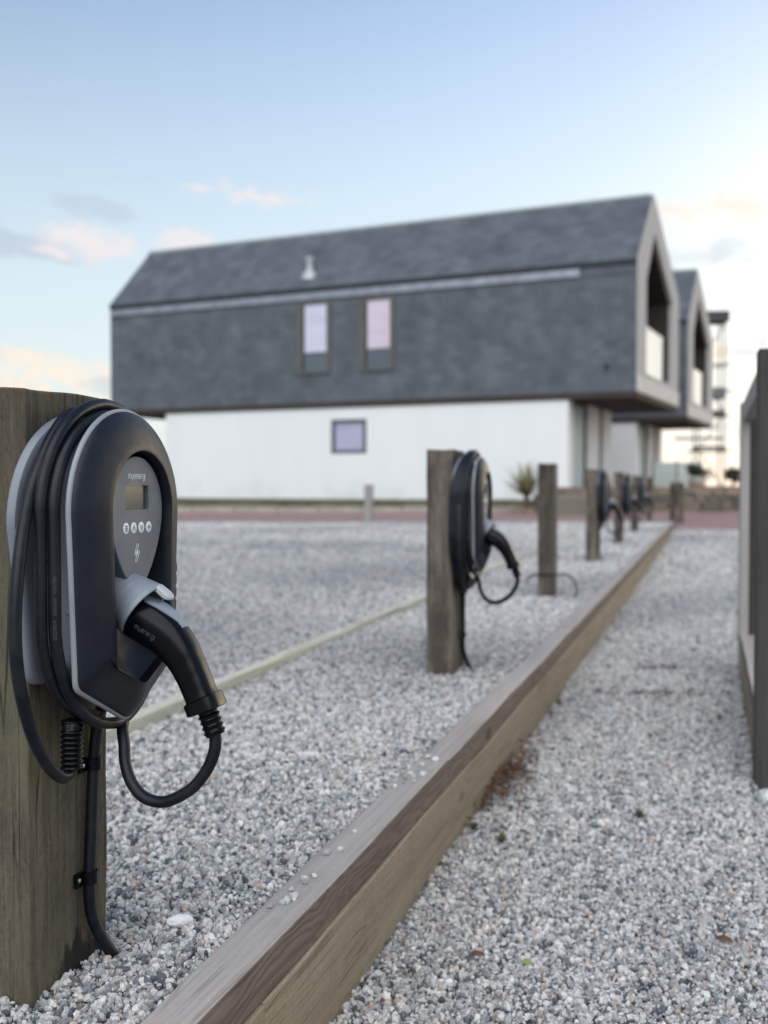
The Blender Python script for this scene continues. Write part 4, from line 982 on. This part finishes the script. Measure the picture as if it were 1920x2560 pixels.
# scaffold tower far right
sf = thing('scaffold_tower', 'tall thin scaffold tower with a flat dark roof far off at right', 'scaffold', (12.62, 42, .5), -.1)
sw_, sd2, sh = 1.0, 1.0, 7.0
for x in (0, sw_):
    for y in (0, sd2): MB().sweep([Vector((x, y, -1)), Vector((x, y, sh))], .035, None, 8, (1, 0, 0)).obj('standard', M_SCAF, sf, 60)
for z in (1.55, 2.95, 3.95, 5.0):
    b = MB()
    for (p, q) in (((-.3, 0), (sw_+.3, 0)), ((-.3, sd2), (sw_+.3, sd2))): b.sweep([Vector((*p, z)), Vector((*q, z))], .03, None, 8, (0, 0, 1))
    for (p, q) in (((0, -.2), (0, sd2+.2)), ((sw_, -.2), (sw_, sd2+.2))): b.sweep([Vector((*p, z+.06)), Vector((*q, z+.06))], .03, None, 8, (0, 0, 1))
    b.obj('ledger', M_SCAF, sf, 60)
for z, h2 in ((1.62, .08), (3.02, .10), (3.62, .42)): MB().box((-.05, -.05, z+.04), (sw_+.05, sd2+.05, z+.04+h2)).obj('deck', M_SCAF if h2 > .2 else M_GREYTIMBER, sf)
for k, (z0, z1) in enumerate(((0, 1.6), (1.6, 3.0), (3.0, 5.0), (5.0, 6.6))):
    b = MB(); b.sweep([Vector((0 if k % 2 else sw_, -.05, z0)), Vector((sw_ if k % 2 else 0, -.05, z1))], .025, None, 8, (0, 1, 0)); b.obj('brace', M_SCAF, sf, 60)
MB().box((-.1, -.1, 6.72), (sw_+.16, sd2+.1, 7.12)).obj('roof_slab', M_DARKMETAL, sf)
MB().box((-.9, .1, 2.0), (sw_, .2, 2.1)).obj('gangway', M_SCAF, sf)
# grass along the foot of the white wall
def blades(name, pts, L, w, m, label, cat):
    b = MB()
    for (x, y, z) in pts:
        a = random.uniform(0, 6.28); l = L*random.uniform(.5, 1.2); d = Vector((random.gauss(0, .35), random.gauss(0, .35), 1)).normalized()*l; s = Vector((math.cos(a), math.sin(a), 0))*w; c = Vector((x, y, z))
        b.add([c-s, c+s, c+d*.6+s*.6, c+d*.6-s*.6, c+d], [(0, 1, 2, 3), (3, 2, 4)])
    o = b.obj(name, m); tag(o, label, cat, kind='stuff'); return o
gp = []
for i in range(9000):
    u = random.uniform(1.5, 13.8); p = Vector((5.82, 24.08, 0))+UL*u; q = random.random()**1.5
    y = p.y+.02 - q*(p.y-23.5); gp.append((p.x+random.gauss(0, .1)-q*.2, y, .11+min(1, (y-23.4)/.9)*.17-max(0, y-24.3)*.01-.02))
blades('grass_verge', gp, .10, .012, M_BLADE, 'strip of rough grass along the foot of the white house wall', 'grass')

# ------------------------------------------------------------------ small litter near the kerb
def pebble_mesh(seed):
    rr = random.Random(seed); bm = bmesh.new(); bmesh.ops.create_icosphere(bm, subdivisions=2, radius=1)
    for v in bm.verts:
        k = 1+.16*math.sin(v.co.x*3+seed)+.12*math.sin(v.co.y*4.1+seed*2)+rr.uniform(-.06, .06); v.co = Vector((v.co.x*1.2, v.co.y*.95, v.co.z*.85))*k
    me = bpy.data.meshes.new('pebble'); bm.to_mesh(me); bm.free(); me.materials.append(M_PEB); return me
def f_peb(t, b):
    r = t.node('ShaderNodeObjectInfo').outputs['Random']; c = ocoord(t)
    col = t.ramp(r, [(0, (.26, .27, .28)), (.4, (.50, .51, .50)), (.8, (.72, .72, .69)), (1, (.80, .79, .75))])
    t.link(t.mix(t.mrange(t.noise(c, 2.6, 3, .7), .38, .52, .7, 0), col, (.13, .14, .15, 1)), b.inputs['Base Color']); b.inputs['Roughness'].default_value = .8
M_PEB = mat('granite_pebble', f_peb); PM = [pebble_mesh(k) for k in range(5)]
def on_kerb(d, f_): # d along y, f_ 0..1 across the top
    return Vector((kerb_x(d)+.075*f_/math.cos(KA), d, .021))
pb = [(1.66, .22), (1.68, .46), (1.675, .40), (1.70, .50), (1.69, .55), (1.73, .30), (1.76, .45), (1.775, .36), (1.79, .52), (1.80, .42), (1.90, .25), (1.92, .5), (2.02, .4), (2.33, .2), (2.36, .35), (2.37, .6), (2.39, .28), (2.40, .48), (2.42, .7), (2.43, .3), (2.45, .55), (2.47, .75), (2.5, .4), (2.55, .62), (2.58, .3)]
for i, (d_, f_) in enumerate(pb):
    o = bpy.data.objects.new('pebble', PM[i % 5]); COL.objects.link(o); s = random.uniform(.0042, .0078); o.scale = (s, s, s); o.location = on_kerb(d_, f_)+Vector((0, 0, s*.55)); o.rotation_euler = (random.uniform(-.4, .4), random.uniform(-.4, .4), random.uniform(0, 6.28))
    tag(o, 'small granite pebble lying loose on top of the silvered kerb rail', 'pebble', 'loose pebbles on the kerb rail')
def big_stone(label, loc, s, k, sc=(1, 1, 1)):
    o = bpy.data.objects.new('loose_stone', PM[k]); COL.objects.link(o); o.scale = (s*sc[0], s*sc[1], s*sc[2]); o.location = loc; o.rotation_euler = (0, .1, .4); tag(o, label, 'stone')
big_stone('larger white stone on the gravel between nearest post and kerb', (-.325, 1.635, .010), .013, 1, (1.5, .8, .8))
M_WHITESTONE = mat('white_quartz', lambda t, b: t.link(t.ramp(t.noise(ocoord(t), 3, 4), [(.35, (.70, .70, .68)), (.6, (.80, .79, .76))]), b.inputs['Base Color']), rough=.7)
ws = PM[1].copy(); ws.materials[0] = M_WHITESTONE; bpy.data.objects['loose_stone'].data = ws
big_stone('big pale stone on the path below the right fence post', (1.085, 2.93, -.185), .028, 2)
# leaf litter, weeds and leaves
lp_ = []
lm = MB()
for i in range(420):
    y = random.gauss(3.12, .17); x = kerb_x(y)+.09+abs(random.gauss(0, .045)); c = Vector((x, y, -.19+random.uniform(0, .035)))
    u = Vector((random.gauss(0, 1), random.gauss(0, 1), random.gauss(0, .4))).normalized()*random.uniform(.008, .022); v = u.cross(Vector((random.gauss(0, 1), random.gauss(0, 1), 2))).normalized()*random.uniform(.002, .006)
    lm.add([c-u, c+v, c+u, c-v], [(0, 1, 2, 3)])
tag(lm.obj('leaf_litter', M_DRYLEAF), 'dark red-brown leaf litter piled against the foot of the kerb', 'leaves', kind='stuff')
def at_path(px, py, z=-.195):
    a, q = (px-960)/F, (1280-py)/F; r_ = Vector((a, math.cos(PITCH)+q*math.sin(PITCH), -math.sin(PITCH)+q*math.cos(PITCH))); return Vector((0, 0, CAMH))+r_*((z-CAMH)/r_.z)
for k, (px, py, lb) in enumerate(((1182, 2075, 'small green weed at the kerb foot beside the leaf litter'), (1255, 2105, 'small yellowish weed on the path just right of the leaf litter'), (1398, 1762, 'small weed tuft at the kerb foot, farther along the path'), (1600, 2045, 'tiny weed tuft in the middle of the gravel path'), (1800, 1800, 'small weed tuft by the right kerb'))):
    p = at_path(px, py); tuft('weed', lb, p, 26, .03, .0022, M_BLADE, 1., 'weeds in the path gravel', 'weed', None, 20+k)
def leaf(label, p, L, w, m, rz):
    b = MB(); n = 8; rows = []
    for i in range(n+1):
        f_ = i/n; wd = w*math.sin(math.pi*min(1, f_*.96+.03))**.8; rows.append([Vector((L*(f_-.5), -wd, .004*math.sin(f_*3))), Vector((L*(f_-.5), 0, .001+.004*math.sin(f_*3))), Vector((L*(f_-.5), wd, .005*math.sin(f_*3)+.002))])
    b.loops(rows, False); o = b.obj('fallen_leaf', m, None, 60, loc=p+Vector((0, 0, .014))); o.rotation_euler = (.15, .1, rz); tag(o, label, 'leaf')
leaf('curled dark green leaf on the gravel near the bottom of the kerb', at_path(1192, 2408), .034, .007, M_DRYLEAF, .3)
leaf('pale green leaf on the gravel path right of the dark leaf', at_path(1316, 2428), .020, .007, M_GREENLEAF, .1)
leaf('brown leaf on the path gravel at lower right', at_path(1810, 2370), .035, .009, M_DRYLEAF, -.5)
for k, (px, py, wpx, lb) in enumerate(((1640, 1668, .10, 'thin patch of brown leaves across the path, farther one'), (1635, 1732, .13, 'longer patch of brown leaves across the path, nearer one'))):
    b = MB(); p = at_path(px, py, -.19)
    for i in range(90):
        c = p+Vector((random.gauss(0, wpx), random.gauss(0, .02), random.uniform(0, .012))); u = Vector((random.gauss(0, 1), random.gauss(0, .5), random.gauss(0, .2))).normalized()*random.uniform(.01, .022); v = Vector((-u.y, u.x, 0))*.3; u.z *= .2
        b.add([c-u, c+v, c+u, c-v], [(0, 1, 2, 3)])
    tag(b.obj('leaf_litter', M_DRYLEAF), lb, 'leaves', kind='stuff')
